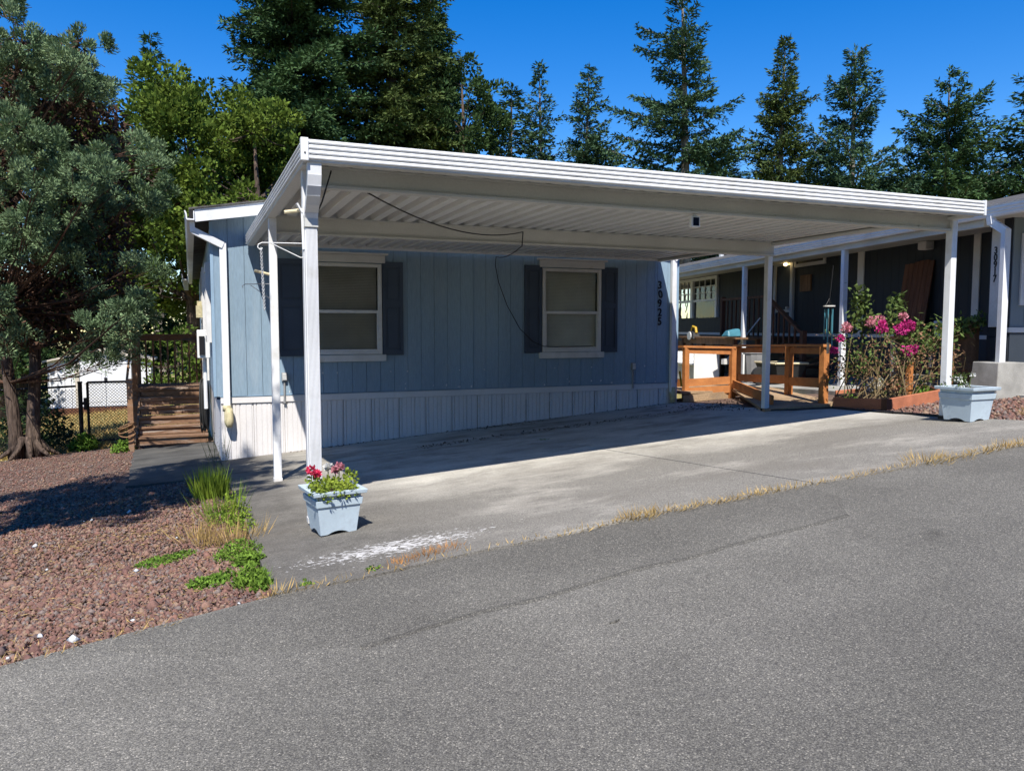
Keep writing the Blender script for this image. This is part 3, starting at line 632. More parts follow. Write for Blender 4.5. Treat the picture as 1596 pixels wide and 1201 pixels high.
# ------------------------------------------------------------------ planters
def frust(mb, w0, d0, z0, w1, d1, z1):
    mb.hexa([(-w0, -d0, z0), (w0, -d0, z0), (w0, d0, z0), (-w0, d0, z0), (-w1, -d1, z1), (w1, -d1, z1), (w1, d1, z1), (-w1, d1, z1)]); return mb
def planter(loc, rz, label, k):
    t = T('planter', label, 'planter', loc, rz, 'planters at the carport posts'); t.scale = (k, k, k)
    # body with an arched foot on every side
    b = MB(); w0, w1, hb = .150, .178, .235; n = 10
    for s_ in range(4):
        a = s_ * math.pi / 2; c, si = math.cos(a), math.sin(a); bot = []; top = []
        for i in range(n + 1):
            u = -1 + 2 * i / n; zz = .028 * max(0, 1 - (u / .62) ** 2)
            wz = w0 + (w1 - w0) * zz / hb
            for lst, (x, y, z) in ((bot, (u * wz, -wz, zz)), (top, (u * w1, -w1, hb))): lst.append((x * c - y * si, x * si + y * c, z))
        k = len(b.v); b.v += bot + top
        b.f += [(k + i, k + i + 1, k + n + 2 + i, k + n + 1 + i) for i in range(n)]
    b.quad((-w0, -w0, .03), (w0, -w0, .03), (w0, w0, .03), (-w0, w0, .03))
    P('body', b, 'planter', t, local=True)
    P('band', frust(MB(), .190, .190, hb + .0, .197, .197, hb + .06), 'planter', t, local=True, bevel=.004)
    P('neck', frust(MB(), .181, .181, hb + .061, .184, .184, hb + .094), 'planter', t, local=True)
    r = MB(); z0, z1 = hb + .095, hb + .128
    for s_ in range(4):
        a = s_ * math.pi / 2; c, si = math.cos(a), math.sin(a)
        q = [(-.222, -.222, z0), (.222, -.222, z0), (.180, -.180, z0), (-.180, -.180, z0), (-.228, -.228, z1), (.228, -.228, z1), (.180, -.180, z1), (-.180, -.180, z1)]
        r.hexa([(x * c - y * si, x * si + y * c, z) for x, y, z in q])
    P('rim', r, 'planter', t, local=True, bevel=.004)
    P('soil', BOX(-.178, .178, -.178, .178, hb + .0945, hb + .104), 'soil', t, local=True)
    return t
PL = Vector((.845, 5.16, G(.845, 5.02)))
planter(PL, R(8), 'pale blue-grey planter with red geraniums at the front left carport post', .80)
PR = Vector((7.12, 5.33, G(7.12, 5.25)))
planter(PR, R(2), 'pale blue-grey planter with a few white flowers at the right carport post', .92)

def leaf_cloud(center, rad, n, ln, wd, upbias=.4, squash=1.0):
    d = rdir(n); r_ = rng.random(n)[:, None] ** .5; pos = np.array(center) + d * r_ * np.array([rad, rad, rad * squash])
    dr = d + rdir(n) * .7 + np.array([0, 0, upbias]); up = rdir(n)
    return pos, dr, up, rng.uniform(.7, 1.2, n) * ln, rng.uniform(.7, 1.2, n) * wd
def merge(name, parts):
    return cards(name, *[np.concatenate([np.asarray(p[i]) for p in parts]) for i in range(5)])
zt = PL.z + .335 * .8
g_ = T('geranium', 'bushy yellow-green geranium with red flower heads in the left planter', 'plant', (PL.x, PL.y, zt))
parts = []; stems = MB()
for i in range(34):
    x = PL.x + rng.uniform(-.15, .12); y = PL.y + rng.uniform(-.14, .14); hh = rng.uniform(.0, .05)
    parts.append(leaf_cloud((x, y, zt + hh), 0.04, 20, .026, .022, .5))
    stems.tube([(x, y, zt - .02), (x + rng.uniform(-.02, .02), y, zt + hh)], .003, 4)
for i in range(7):   # trailing over the rim
    x = PL.x + rng.uniform(-.17, .04); parts.append(leaf_cloud((x, PL.y - .175, zt + rng.uniform(-.02, .05)), .03, 18, .025, .02, .2))
for (x, y, hh) in ((PL.x + .135, PL.y + .05, .07), (PL.x + .11, PL.y - .02, .10), (PL.x - .13, PL.y - .02, .08)):
    parts.append(leaf_cloud((x, y, zt + hh), .04, 45, .028, .022, .4))
P('leaves', merge('leaves', parts), 'geranium_leaf', g_, fix=False)
heads = [(-.14, -.03, .150, .027, 'red_pink'), (-.10, .0, .115, .022, 'red_pink'), (.055, .05, .145, .024, 'pink'), (.035, .08, .12, .016, 'pink'), (-.01, .1, .14, .020, 'white_petal')]
for dx, dy, dz, rr, mm in heads:
    c = (PL.x + dx, PL.y + dy, zt + dz); stems.tube([(c[0] * .98 + PL.x * .02, c[1], zt), c], .0035, 5)
    P('flower_head', cards('flower_head', *leaf_cloud(c, rr, 90, .022, .02, .1, .8)), mm, g_, fix=False)
P('stems', stems, 'geranium_leaf', g_, kind='stuff')
zt = PR.z + .335 * .92
g_ = T('flowering_plant', 'small straggly plant with white flowers in the right planter', 'plant', (PR.x, PR.y, zt))
parts = []; stems = MB(); fl = []
for i in range(12):
    x = PR.x + rng.uniform(-.16, .05); y = PR.y + rng.uniform(-.13, .13); hh = rng.uniform(.02, .16)
    q = (x + rng.uniform(-.05, .05), y, zt + hh); stems.tube([(x, y, zt - .02), q], .003, 4)
    parts.append(leaf_cloud(q, .03, 14, .03, .018, .4))
    if i % 3 != 2: fl.append(leaf_cloud((q[0], q[1] - .02, q[2]), .018, 16, .022, .02, .1))
P('leaves', merge('leaves', parts), 'rose_leaf', g_, fix=False); P('stems', stems, 'rose_leaf', g_, kind='stuff'); P('flowers', merge('flowers', fl), 'white_petal', g_, fix=False)

# ------------------------------------------------------------------ timber steps and landing at the side of the home
st = T('porch_steps', 'weathered brown timber steps and landing beside the blue home', 'steps', (-.35, 15.8, G(-.35, 15.4)))
z0 = G(-.35, 15.15) + .01; rise = (-1.14 - z0) / 6
for i in range(6):
    y = 15.12 + i * .23; za = z0 + i * rise
    P('riser', BOX(-.90, .24, y, y + .03, za + .008, za + rise - .042), 'stair_wood', st)
    P('tread', BOX(-.92 + random.uniform(-.01, .01), .25, y - .035, y + .10, za + rise - .04, za + rise), 'stair_wood', st, bevel=.006)
    P('tread', BOX(-.92 + random.uniform(-.01, .01), .25, y + .108, y + .235, za + rise - .042, za + rise - .002), 'stair_wood', st, bevel=.006)
P('stringer', MB().hexa([(-.96, 15.2, z0 - .1), (-.925, 15.2, z0 - .1), (-.925, 16.6, z0 + .6), (-.96, 16.6, z0 + .6), (-.96, 15.2, z0 + .12), (-.925, 15.2, z0 + .12), (-.925, 16.6, -1.15), (-.96, 16.6, -1.15)]), 'stair_wood', st)
for i in range(9): P('deck_board', BOX(-1.05, .26, 16.52 + i * .14, 16.52 + i * .14 + .132, -1.18, -1.14), 'stair_wood', st)
P('rim_joist', BOX(-1.05, -1.01, 16.5, 17.75, -1.36, -1.185).box(-1.0, .26, 16.48, 16.51, -1.36, -1.145), 'stair_wood', st)
for (px, py, zt_, zb) in ((-1.02, 15.08, -.88, None), (-1.02, 16.55, -.16, None), (-1.02, 17.72, -.16, None), (.22, 17.72, -.16, -1.3)):
    P('post', BOX(px - .045, px + .045, py - .045, py + .045, (G(px, py) - .05) if zb is None else zb, zt_), 'deck_wood', st)
P('top_rail', BOX(-1.05, .27, 17.66, 17.78, -.155, -.115).box(-.97, .17, 17.70, 17.74, -.25, -.156), 'deck_wood', st)
P('side_rail', MB().bar((-1.06, 16.52, -.14), (-1.06, 17.66, -.14), .03, .09).bar((-1.06, 15.05, -.93), (-1.06, 16.5, -.2), .03, .09), 'deck_wood', st)
for i in range(8): xx = -.87 + i * .138; P('baluster', BOX(xx - .018, xx + .018, 17.68, 17.715, -1.14, -.251), 'deck_wood', st)
for i in range(5): yy = 16.75 + i * .2; P('baluster', BOX(-1.03, -.995, yy - .018, yy + .018, -1.14, -.1), 'deck_wood', st)
hs = MB()
for i in range(9):      # hose loops on the wall
    cy = 14.62 + .012 * i; w_ = .13 + .03 * math.sin(i * 2.1); hh = .42 + .05 * math.cos(i * 1.7)
    hs.tube([(.235 - .012 * i + w_ * .25 * math.cos(a), cy + w_ * math.cos(a), -1.32 - .03 * (i % 3) + hh * math.sin(a)) for a in np.linspace(0, 2 * math.pi, 17)], .013, 6, cap=False)
tag(P('garden_hose', hs, 'dark_rubber', smooth=True), 'dark garden hose coiled on the wall beside the timber steps', 'hose')
hp = MB()
for i in range(3): hp.tube([(-1.08 + .13 * math.cos(a), 15.0 + .05 * math.sin(a) - .02 * i, G(-1.1, 15) + .3 + .07 * i + .06 * math.sin(a + i)) for a in np.linspace(0, 2 * math.pi, 17)], .012, 6, cap=False)
tag(P('hose_loop', hp, 'mid_wood', smooth=True), 'loose loop of pale hose hung on the lowest step post', 'hose')

# ------------------------------------------------------------------ chain-link fence and gate, shed
def link_mesh(x0, x1, y, zlo, zhi):
    mb = MB(); p = .062; h = zhi - zlo; r_ = .0035
    n = int((x1 - x0 + h) / p)
    for k in range(n + 1):
        for s_ in (1, -1):
            a0 = x0 - h + k * p if s_ == 1 else x0 + k * p
            pa = [a0, zlo]; pb = [a0 + s_ * h, zhi]
            if s_ == -1: pb = [a0 - h, zhi]
            (ax, az), (bx, bz) = pa, pb
            t0, t1 = 0.0, 1.0
            for lim, sg in ((x0, 1), (x1, -1)):
                da, db = sg * (ax - lim), sg * (bx - lim)
                if da < 0 and db < 0: t0 = 2
                elif da < 0: t0 = max(t0, da / (da - db))
                elif db < 0: t1 = min(t1, da / (da - db))
            if t0 >= t1: continue
            q0 = (ax + (bx - ax) * t0, y + .003 * s_, az + (bz - az) * t0); q1 = (ax + (bx - ax) * t1, y + .003 * s_, az + (bz - az) * t1)
            mb.bar(q0, q1, r_ * 2, r_ * 2, (0, 1, 0))
    return mb
FYY = 17.3
fe = T('chain_link_fence', 'black chain-link fence behind the two-trunked tree', 'fence', (-4, FYY, G(-4, FYY)))
zr = -1.13
P('top_rail', MB().tube([(-7.5, FYY, zr - .2), (-2.12, FYY, zr)], .021, 8), 'black', fe)
P('post', MB().tube([(-2.05, FYY, G(-2.05, FYY) - .1), (-2.05, FYY, zr + .06)], .04, 10).tube([(-2.05, FYY, zr + .06), (-2.05, FYY, zr + .09)], .047, 10), 'black', fe)
for px in (-3.7, -5.6): P('post', MB().tube([(px, FYY, G(px, FYY) - .1), (px, FYY, zr - .03)], .028, 8), 'black', fe)
P('wire_mesh', link_mesh(-6.5, -2.09, FYY + .02, G(-3.5, FYY) - .02, zr - .06), 'black', fe, kind='stuff', fix=False)
ga = T('fence_gate', 'black chain-link gate between the fence post and the timber steps', 'gate', (-1.5, FYY, G(-1.5, FYY)))
gz0, gz1 = G(-1.5, FYY) + .07, zr + .07
P('gate_frame', MB().tube([(-1.92, FYY, gz0), (-1.92, FYY, gz1)], .025, 8).tube([(-1.08, FYY, gz0), (-1.08, FYY, gz1)], .025, 8).tube([(-1.92, FYY, gz1), (-1.08, FYY, gz1)], .022, 8).tube([(-1.92, FYY, gz0), (-1.08, FYY, gz0)], .02, 8), 'black', ga)
P('latch', BOX(-2.02, -1.9, FYY - .05, FYY - .02, -1.5, -1.44).box(-1.99, -1.94, FYY - .06, FYY - .03, -1.6, -1.36), 'black', ga)
P('wire_mesh', link_mesh(-1.9, -1.1, FYY + .02, gz0, gz1), 'black', ga, kind='stuff', fix=False)

sg = -3.28
sd = T('storage_shed', 'white gabled shed with double doors beyond the chain-link fence', 'shed', (-3.5, 37, sg))
ez = -1.34; gx0, gx1 = -5.4, -1.6
P('front_wall', MB().prism([(gx0, sg), (gx1, sg), (gx1, ez), (-3.5, ez + .42), (gx0, ez)], 0, .06), 'shed_white', None)
o = COL.objects[-1]; o.data.transform(Matrix(((1, 0, 0, 3.5), (0, 0, -1, 36.06 - 37), (0, 1, 0, -sg), (0, 0, 0, 1)))); o.parent = sd
P('side_wall', BOX(gx1 - .06, gx1, 36.07, 39, sg, ez), 'shed_white', sd); P('side_wall', BOX(gx0, gx0 + .06, 36.07, 39, sg, ez), 'shed_white', sd)
for a, b in ((gx0 - .15, -3.5), (gx1 + .15, -3.5)):
    za = ez - .03
    P('roof', MB().hexa([(a, 35.8, za), (b, 35.8, ez + .43), (b, 39.2, ez + .43), (a, 39.2, za), (a, 35.8, za + .07), (b, 35.8, ez + .50), (b, 39.2, ez + .50), (a, 39.2, za + .07)]), 'shed_trim', sd)
for a, b in ((-4.25, -3.32), (-3.30, -2.35)):
    d_ = P('door', BOX(a, b, 35.93, 35.99, sg + .08, ez - .08), 'shed_white', sd)
    P('door_panel', BOX(a + .14, b - .14, 35.915, 35.929, sg + .25, (sg + ez) / 2 - .1).box(a + .14, b - .14, 35.915, 35.929, (sg + ez) / 2 + .05, ez - .22), 'shed_white', d_)
P('door_latch', BOX(-3.36, -3.25, 35.89, 35.92, -2.2, -2.02), 'black', sd)
for a in (-4.42, -2.32): P('door_post', BOX(a, a + .15, 35.92, 35.998, sg, ez), 'shed_trim', sd)
for i in range(4): P('wall_batten', BOX(gx0 + .1 + i * .24, gx0 + .12 + i * .24, 35.97, 35.998, sg, ez), 'shed_white', sd)
P('plinth', BOX(gx0 - .05, gx1 + .05, 35.86, 35.91, sg - .3, sg + .04), 'dark_wood', sd)

# ------------------------------------------------------------------ the neighbouring home (own axes: x away from us, y along its side)
NR = -math.atan2(.2102, .9777); NO = Vector((9.30, 6.58, 0.0))
def nw(x, y, z=0.0): return Vector((9.30 + .9777 * x + .2102 * y, 6.58 - .2102 * x + .9777 * y, z))
def ng(x, y): q = nw(x, y); return G(q.x, q.y)
nbh = T('neighbouring_home', 'grey neighbouring mobile home with deep covered side porch', 'house', (NO.x, NO.y, -.9), NR)
def NP(name, mb, m, par=None, **kw):      # local parts of the neighbouring home
    me = mb.mesh(name); me.transform(Matrix.Translation((0, 0, .9))); return P(name, me, m, par or nbh, local=True, **kw)
WX = 1.3
y = .62
while y < 18.9:
    y1 = y + .2; zz0 = -.1
    if not (y < 7.78 and y1 > 7.02): 
        if y1 > 10.74 and y < 13.5:
            NP('siding_board', BOX(WX, WX + .03, y + .003, y1 - .003, -.1, .30), 'grey_siding_shade'); NP('siding_board', BOX(WX, WX + .03, y + .003, y1 - .003, 1.34, 1.62), 'grey_siding_shade')
        else: NP('siding_board', BOX(WX, WX + .03, y + .003, y1 - .003, -.1, 1.62), 'grey_siding_shade')
    y = y1
NP('wall_sheathing', BOX(WX + .031, WX + .06, .62, 10.7, -1.5, 1.6).box(WX + .031, WX + .06, 13.55, 19, -1.5, 1.6).box(WX + .031, WX + .06, 10.7, 13.55, -1.5, .3), 'room')
NP('skirting', BOX(WX + .0, WX + .03, .62, 19, -1.9, -.16), 'dark_siding')
NP('skirt_rail', BOX(WX - .012, WX + .02, .62, 19, -.16, -.1), 'off_white')
NP('front_side_wall', BOX(.42, .45, .30, .62, -.1, 1.45).box(.42, .45, .30, .62, -1.3, -.11), 'grey_siding_shade'); NP('return_wall', BOX(.42, WX + .03, .621, .65, -1.3, 1.5), 'grey_siding_shade')
x = .43
while x < 7.2:
    NP('siding_board', BOX(x + .003, x + .197, .285, .299, .02, 1.48 + .2 * (min(x, 7.9 - x) - .43)), 'grey_front'); x += .2
_fw = MB().prism([(.45, -1.3), (7.95, -1.3), (7.95, 1.46), (4.2, 2.36), (.45, 1.52)], -.34, -.30).mesh('front_wall'); _fw.transform(Matrix(((1, 0, 0, 0), (0, 0, -1, 0), (0, 1, 0, .9), (0, 0, 0, 1))))
P('front_wall', _fw, 'grey_front', nbh, local=True)
NP('front_skirting', BOX(.43, 7.3, .28, .299, -1.3, -.055), 'dark_siding'); NP('front_band', BOX(.40, 7.3, .265, .299, -.05, .015), 'off_white')
fw = NP('window', BOX(.545, 1.5, .26, .284, .30, 1.22), 'off_white'); NP('pane', BOX(.60, 1.44, .25, .2595, .36, 1.16), 'blind', fw)
NP('corner_trim', BOX(.39, .419, .43, .60, .02, 1.45), 'off_white', bevel=.004)
NP('wall_trim', BOX(WX - .02, WX - .001, 1.80, 1.93, -.1, 1.58), 'off_white'); NP('wall_trim', BOX(WX - .02, WX - .001, 4.57, 4.75, -.1, 1.58), 'off_white'); NP('wall_trim', BOX(WX - .02, WX - .001, 9.05, 9.28, .3, 1.5), 'off_white')
for i, c in enumerate('30917'):
    z = 1.02 - i * .092 + .9
    digit(c, nbh, .389, .52, z, .115, rz=-math.pi / 2, local=True)
# door, vent, lamp, picture
dn = NP('door', BOX(WX - .0, WX + .03, 7.10, 7.70, -.1, 1.38), 'dark_siding')
NP('door_frame', BOX(WX - .03, WX + .03, 7.70, 7.80, -.1, 1.44).box(WX - .03, WX + .03, 7.00, 7.10, -.1, 1.44).box(WX - .03, WX + .03, 7.1, 7.7, 1.38, 1.44).box(WX - .025, WX - .001, 7.1, 7.7, .36, .42), 'beam_metal', dn)
NP('door_knob', MB().tube([(WX - .06, 7.18, .85 - .4), (WX, 7.18, .85 - .4)], .03, 8), 'galv', dn)
vt = NP('vent_frame', BOX(WX - .03, WX - .001, 5.80, 6.95, 1.30, 1.37).box(WX - .03, WX - .001, 5.80, 6.95, 1.50, 1.57).box(WX - .03, WX - .001, 5.80, 5.87, 1.37, 1.50).box(WX - .03, WX - .001, 6.88, 6.95, 1.37, 1.50), 'off_white')
NP('vent_glass', BOX(WX - .012, WX - .001, 5.87, 6.88, 1.37, 1.50), 'black', vt)
NP('picture_frame', BOX(WX - .03, WX - .001, 6.3, 6.7, .78, 1.12), 'mid_wood')
m = bpy.data.materials.new('lamp_glow'); m.use_nodes = True; e_ = m.node_tree.nodes['Principled BSDF']; e_.inputs['Emission Color'].default_value = (1, .72, .32, 1); e_.inputs['Emission Strength'].default_value = 9; MATS['lamp_glow'] = m
lm = NP('porch_lamp', BOX(WX - .16, WX - .001, 7.12, 7.26, 1.42, 1.56), 'black')
NP('bulb', MB().tube([(WX - .09, 7.19, 1.415), (WX - .09, 7.19, 1.39), (WX - .09, 7.19, 1.36)], [.03, .045, .02], 8), 'lamp_glow', lm, smooth=True)
NP('flood_lamp', BOX(WX - .16, WX - .002, 2.78, 2.98, 1.28, 1.42), 'off_white', bevel=.02)
# side window with grid
sw = NP('side_window', BOX(WX - .05, WX + .02, 10.66, 10.76, .30, 1.40).box(WX - .05, WX + .02, 13.46, 13.56, .30, 1.40).box(WX - .05, WX + .02, 12.2, 12.36, .30, 1.32).box(WX - .05, WX + .02, 10.76, 13.46, 1.32, 1.40).box(WX - .03, WX + .02, 10.76, 12.2, .74, .80).box(WX - .03, WX + .02, 12.36, 13.46, .74, .80), 'white_plastic')
gr = MB()
for a, b in ((10.76, 12.2), (12.36, 13.46)):
    for i in range(1, 4): yy = a + (b - a) * i / 4; gr.box(WX - .012, WX + .008, yy - .012, yy + .012, .80, 1.32)
    for i in range(1, 3): zz = .80 + .52 * i / 3; gr.box(WX - .0115, WX + .0075, a, b, zz - .012, zz + .012)
NP('window_grid', gr, 'white_plastic', sw)
for a, b in ((10.76, 12.2), (12.36, 13.46)):
    NP('pane', MB().quad((WX + .012, a, .3), (WX + .012, b, .3), (WX + .012, b, 1.32), (WX + .012, a, 1.32)), 'glass', sw)
NP('room_backing', BOX(WX + .3, WX + .32, 10.5, 13.7, .1, 1.5), 'room', sw)
# roof, gutter, soffit, posts, downspout
rt = MB(); zg = 1.50
rt.hexa([(.0, -.9, zg), (4.2, -.9, zg + .95), (4.2, 19.5, zg + .95), (.0, 19.5, zg), (.0, -.9, zg + .035), (4.2, -.9, zg + .985), (4.2, 19.5, zg + .985), (.0, 19.5, zg + .035)])
rt.hexa([(4.2, -.9, zg + .95), (8.4, -.9, zg), (8.4, 19.5, zg), (4.2, 19.5, zg + .95), (4.2, -.9, zg + .985), (8.4, -.9, zg + .035), (8.4, 19.5, zg + .035), (4.2, 19.5, zg + .985)])
NP('roof', rt, 'shingle')
NP('soffit', BOX(.03, WX + .02, -.85, 19.4, zg - .08, zg - .055), 'beam_metal')
NP('porch_beam', BOX(.04, .12, .35, 19.2, zg - .20, zg - .0805), 'beam_metal')
def ngutter(z):
    mb = MB(); pr = [(.025, z - .11), (-.05, z - .11), (-.065, z - .085), (-.06, z - .07), (-.078, z - .05), (-.072, z - .035), (-.09, z - .012), (-.085, z + .01), (-.10, z + .03), (.025, z + .03)]
    n = len(pr)
    for yy in (-.95, 19.4): mb.v += [(a, yy, b) for a, b in pr]
    for i in range(n): j = (i + 1) % n; mb.f.append((i, j, n + j, n + i))
    mb.f.append(tuple(range(n))); mb.f.append(tuple(n + i for i in reversed(range(n)))); return mb
NP('gutter', ngutter(zg), 'white_metal')
for yy in (3.36, 6.85): NP('porch_post', BOX(.045, .13, yy - .045, yy + .045, ng(.08, yy) - .1, zg - .2), 'white_metal', bevel=.006)
NP('downspout', MB().bar((-.05, .14, 1.40), (-.04, .13, 1.30), .085, .07).bar((-.04, .14, 1.33), (.01, -.05, 1.19), .07, .085).bar((.01, -.04, 1.22), (.01, -.04, -.95), .085, .065), 'white_metal')
NP('chimney_stack', MB().tube([(3.2, 14.5, 2.1), (3.2, 14.5, 2.7)], .08, 8), 'galv')

struct('neighbour_slab', MB().prism([tuple(nw(a, b)[:2]) for a, b in ((-.55, .9), (1.28, .7), (1.28, 18), (-.55, 18))], lambda x, y: G(x, y) - .15, lambda x, y: G(x, y) + .02), 'concrete')
struct('neighbour_driveway', MB().prism([tuple(nw(a, b)[:2]) for a, b in ((.05, -1.2), (6, -1.2), (6, .26), (.05, .26))], lambda x, y: G(x, y) - .15, lambda x, y: G(x, y) + .01), 'concrete')

# porch steps with dark balusters
ps = T('porch_stair', 'dark timber stair with balusters going up to the neighbouring side door', 'steps', nw(.8, 6.6, ng(.8, 6.6)), NR)
def LP(par, name, mb, m, x0, y0, z0, **kw):
    me = mb.mesh(name); me.transform(Matrix.Translation((-x0, -y0, -z0))); return P(name, me, m, par, local=True, **kw)
b0 = ng(.8, 6.6); A_ = (.8, 6.6, b0)
for i in range(5): LP(ps, 'tread', BOX(.55, 1.25, 5.35 + i * .27, 5.64 + i * .27, b0 + .17 * (i + 1) - .04, b0 + .17 * (i + 1)), 'dark_wood', *A_)
LP(ps, 'landing', BOX(.55, 1.25, 6.72, 8.8, -.26, -.18), 'dark_wood', *A_)
for i in range(16):
    yy = 5.4 + i * .21; zz = b0 + .17 + min(1, (yy - 5.35) / 1.35) * (-.18 - b0 - .17)
    LP(ps, 'baluster', BOX(.53, .56, yy - .018, yy + .018, zz, zz + .82), 'dark_wood', *A_)
LP(ps, 'handrail', MB().bar((.545, 5.3, b0 + .99), (.545, 6.75, .68), .09, .05).bar((.545, 6.75, .68), (.545, 8.8, .68), .09, .05), 'dark_wood', *A_)
for yy in (5.3, 6.75, 8.8): LP(ps, 'newel_post', BOX(.50, .59, yy - .045, yy + .045, ng(.5, yy), (b0 + 1.05) if yy < 6 else .74), 'dark_wood', *A_)

# things on and around the porch
def thing_box(name, label, cat, loc, rz, parts, group=None):
    t = T(name, label, cat, loc, rz, group)
    for nm, mb, mm in parts: P(nm, mb, mm, t, local=True, bevel=.004)
    return t
def floor(x, y): q = nw(x, y); return Vector((q.x, q.y, G(q.x, q.y) + .02))
boards = [('board', BOX(-.012, .012, i * .115, i * .115 + .108, 0, 1.55 + .02 * math.sin(i)), 'dark_wood') for i in range(6)]
t = thing_box('leaning_panel', 'reddish-brown plank panel leaning against the dark porch wall', 'panel', nw(1.05, 2.72, ng(1.05, 2.72) + .45), NR, boards); t.rotation_euler = (0, R(8), NR)
boards = [('board', BOX(-.02, .02, i * .125, i * .125 + .117, 0, .80 + .10 * math.sin(math.pi * (i + .5) / 8)), 'mid_wood') for i in range(8)] + [('rail', BOX(-.05, -.021, 0, 1.0, .15, .24), 'mid_wood'), ('rail', BOX(-.05, -.021, 0, 1.0, .58, .66), 'mid_wood')]
thing_box('arched_panel', 'brown arched fence panel under the grid window of the neighbouring home', 'fence panel', nw(.75, 9.7, ng(.75, 9.7) + .1), NR, boards)
boards = [('board', BOX(-.02, .02, i * .125, i * .125 + .117, 0, .86), 'mid_wood') for i in range(8)] + [('rail', BOX(-.05, -.021, 0, 1.0, .62, .72), 'dark_wood')]
thing_box('flat_panel', 'brown square-topped fence panel nearest the blue home wall', 'fence panel', nw(.75, 11.0, ng(.75, 11.0) + .1), NR, boards)
f0 = floor(.15, 8.2)
thing_box('work_table', 'long plank-topped table on the neighbouring porch behind the ramp rail', 'table', f0, NR,
  [('plank', BOX(-.32, -.11, -1.5, 1.5, .98, 1.02), 'mid_wood'), ('plank', BOX(-.105, .105, -1.5, 1.5, .98, 1.02), 'mid_wood'), ('plank', BOX(.11, .32, -1.5, 1.5, .98, 1.02), 'mid_wood'),
   ('leg', BOX(-.3, -.22, -1.4, -1.32, 0, .979), 'dark_wood'), ('leg', BOX(.22, .3, -1.4, -1.32, 0, .979), 'dark_wood'), ('leg', BOX(-.3, -.22, 1.32, 1.4, 0, .979), 'dark_wood'), ('leg', BOX(.22, .3, 1.32, 1.4, 0, .979), 'dark_wood'), ('apron', BOX(-.29, -.26, -1.3, 1.3, .86, .979), 'mid_wood')])
f0 = nw(-.35, 8.3, ng(-.35, 8.3) + .02)
thing_box('storage_bench', 'white storage bench with slanted lid behind the orange ramp rail', 'bench', f0, NR,
  [('chest', BOX(-.25, .25, -.55, .55, .08, .42), 'white_plastic'), ('lid', MB().hexa([(-.28, -.58, .43), (.28, -.58, .50), (.28, .58, .50), (-.28, .58, .43), (-.28, -.58, .47), (.28, -.58, .54), (.28, .58, .54), (-.28, .58, .47)]), 'white_plastic'), ('side_panel', BOX(-.3, .3, -.62, -.585, 0, .72), 'white_plastic'), ('side_panel', BOX(-.3, .3, .585, .62, 0, .72), 'white_plastic')])
f0 = nw(.0, 6.1, ng(0, 6.1) + .02)
t = T('dark_bin', 'dark grey lidded bin on the porch behind the ramp', 'bin', f0, NR)
P('body', MB().tube([(0, 0, 0), (0, 0, .02), (0, 0, .62)], [.20, .22, .27], 14), 'grey_box', t, local=True, smooth=False); P('lid', MB().tube([(0, 0, .621), (0, 0, .66), (0, 0, .70)], [.285, .28, .16], 14), 'grey_box', t, local=True)
P('strap', BOX(-.31, -.275, -.03, .03, .05, .6), 'white_plastic', t, local=True)
f0 = nw(.05, 5.2, ng(.05, 5.2) + .02)
t = T('barrow', 'upturned wheelbarrow tray with pale rim beside the ramp', 'wheelbarrow', f0, NR)
P('tray', MB().hexa([(-.25, -.3, .1), (.2, -.3, .1), (.2, .3, .1), (-.25, .3, .1), (-.35, -.4, .42), (.3, -.4, .42), (.3, .4, .42), (-.35, .4, .42)]), 'dark_rubber', t, local=True)
P('tray_rim', MB().tube([(-.35, -.4, .42), (.3, -.4, .42), (.3, .4, .42), (-.35, .4, .42), (-.35, -.4, .42)], .02, 6), 'pale_wood', t, local=True)
P('wheel', MB().tube([(-.45, -.05, .17), (-.45, .05, .17)], .17, 16), 'dark_rubber', t, local=True)
P('handle', MB().tube([(.3, -.25, .36), (.95, -.3, .5)], .018, 6), 'mid_wood', t, local=True); P('handle', MB().tube([(.3, .25, .36), (.95, .3, .5)], .018, 6), 'mid_wood', t, local=True)
f0 = nw(.2, 7.1, ng(.2, 7.1))
tag(P('broom', MB().tube([f0 + Vector((-.25, .2, .5)), f0 + Vector((.2, -.3, 1.5 - .1))], .014, 6).box(f0.x - .36, f0.x - .16, f0.y + .15, f0.y + .25, f0.z + .4, f0.z + .52), 'off_white'), 'pale broom handle leaning behind the carport post', 'broom')
f0 = nw(-.1, 8.95, ng(0, 9) + 1.03)
t = T('power_tool', 'black and yellow power tool lying on the plank table', 'tool', f0, NR)
P('body', MB().hexa([(-.1, -.18, 0), (.1, -.18, 0), (.1, .18, 0), (-.1, .18, 0), (-.07, -.1, .16), (.07, -.1, .16), (.07, .14, .2), (-.07, .14, .2)]), 'dark_rubber', t, local=True, bevel=.02)
P('grip', MB().tube([(0, -.12, .15), (0, -.08, .27), (0, .08, .30), (0, .15, .2)], .03, 8), MATS.get('tool_yellow') or mat('tool_yellow', (.62, .38, .03), .4), t, local=True)
P('blade_guard', MB().tube([(-.12, .05, .08), (-.09, .05, .08)], .1, 14), 'galv', t, local=True)
f0 = nw(-.1, 7.0, ng(0, 7) + 1.03)
tag(P('tool_bag', MB().hexa([tuple(f0 + Vector(v)) for v in ((-.2, -.14, -.02), (.2, -.14, -.02), (.2, .14, -.02), (-.2, .14, -.02), (-.16, -.06, .12), (.15, -.08, .15), (.14, .06, .16), (-.15, .05, .10))]), 'teal', bevel=.03), 'slumped teal cloth bag on the plank table beside the carport post', 'bag')
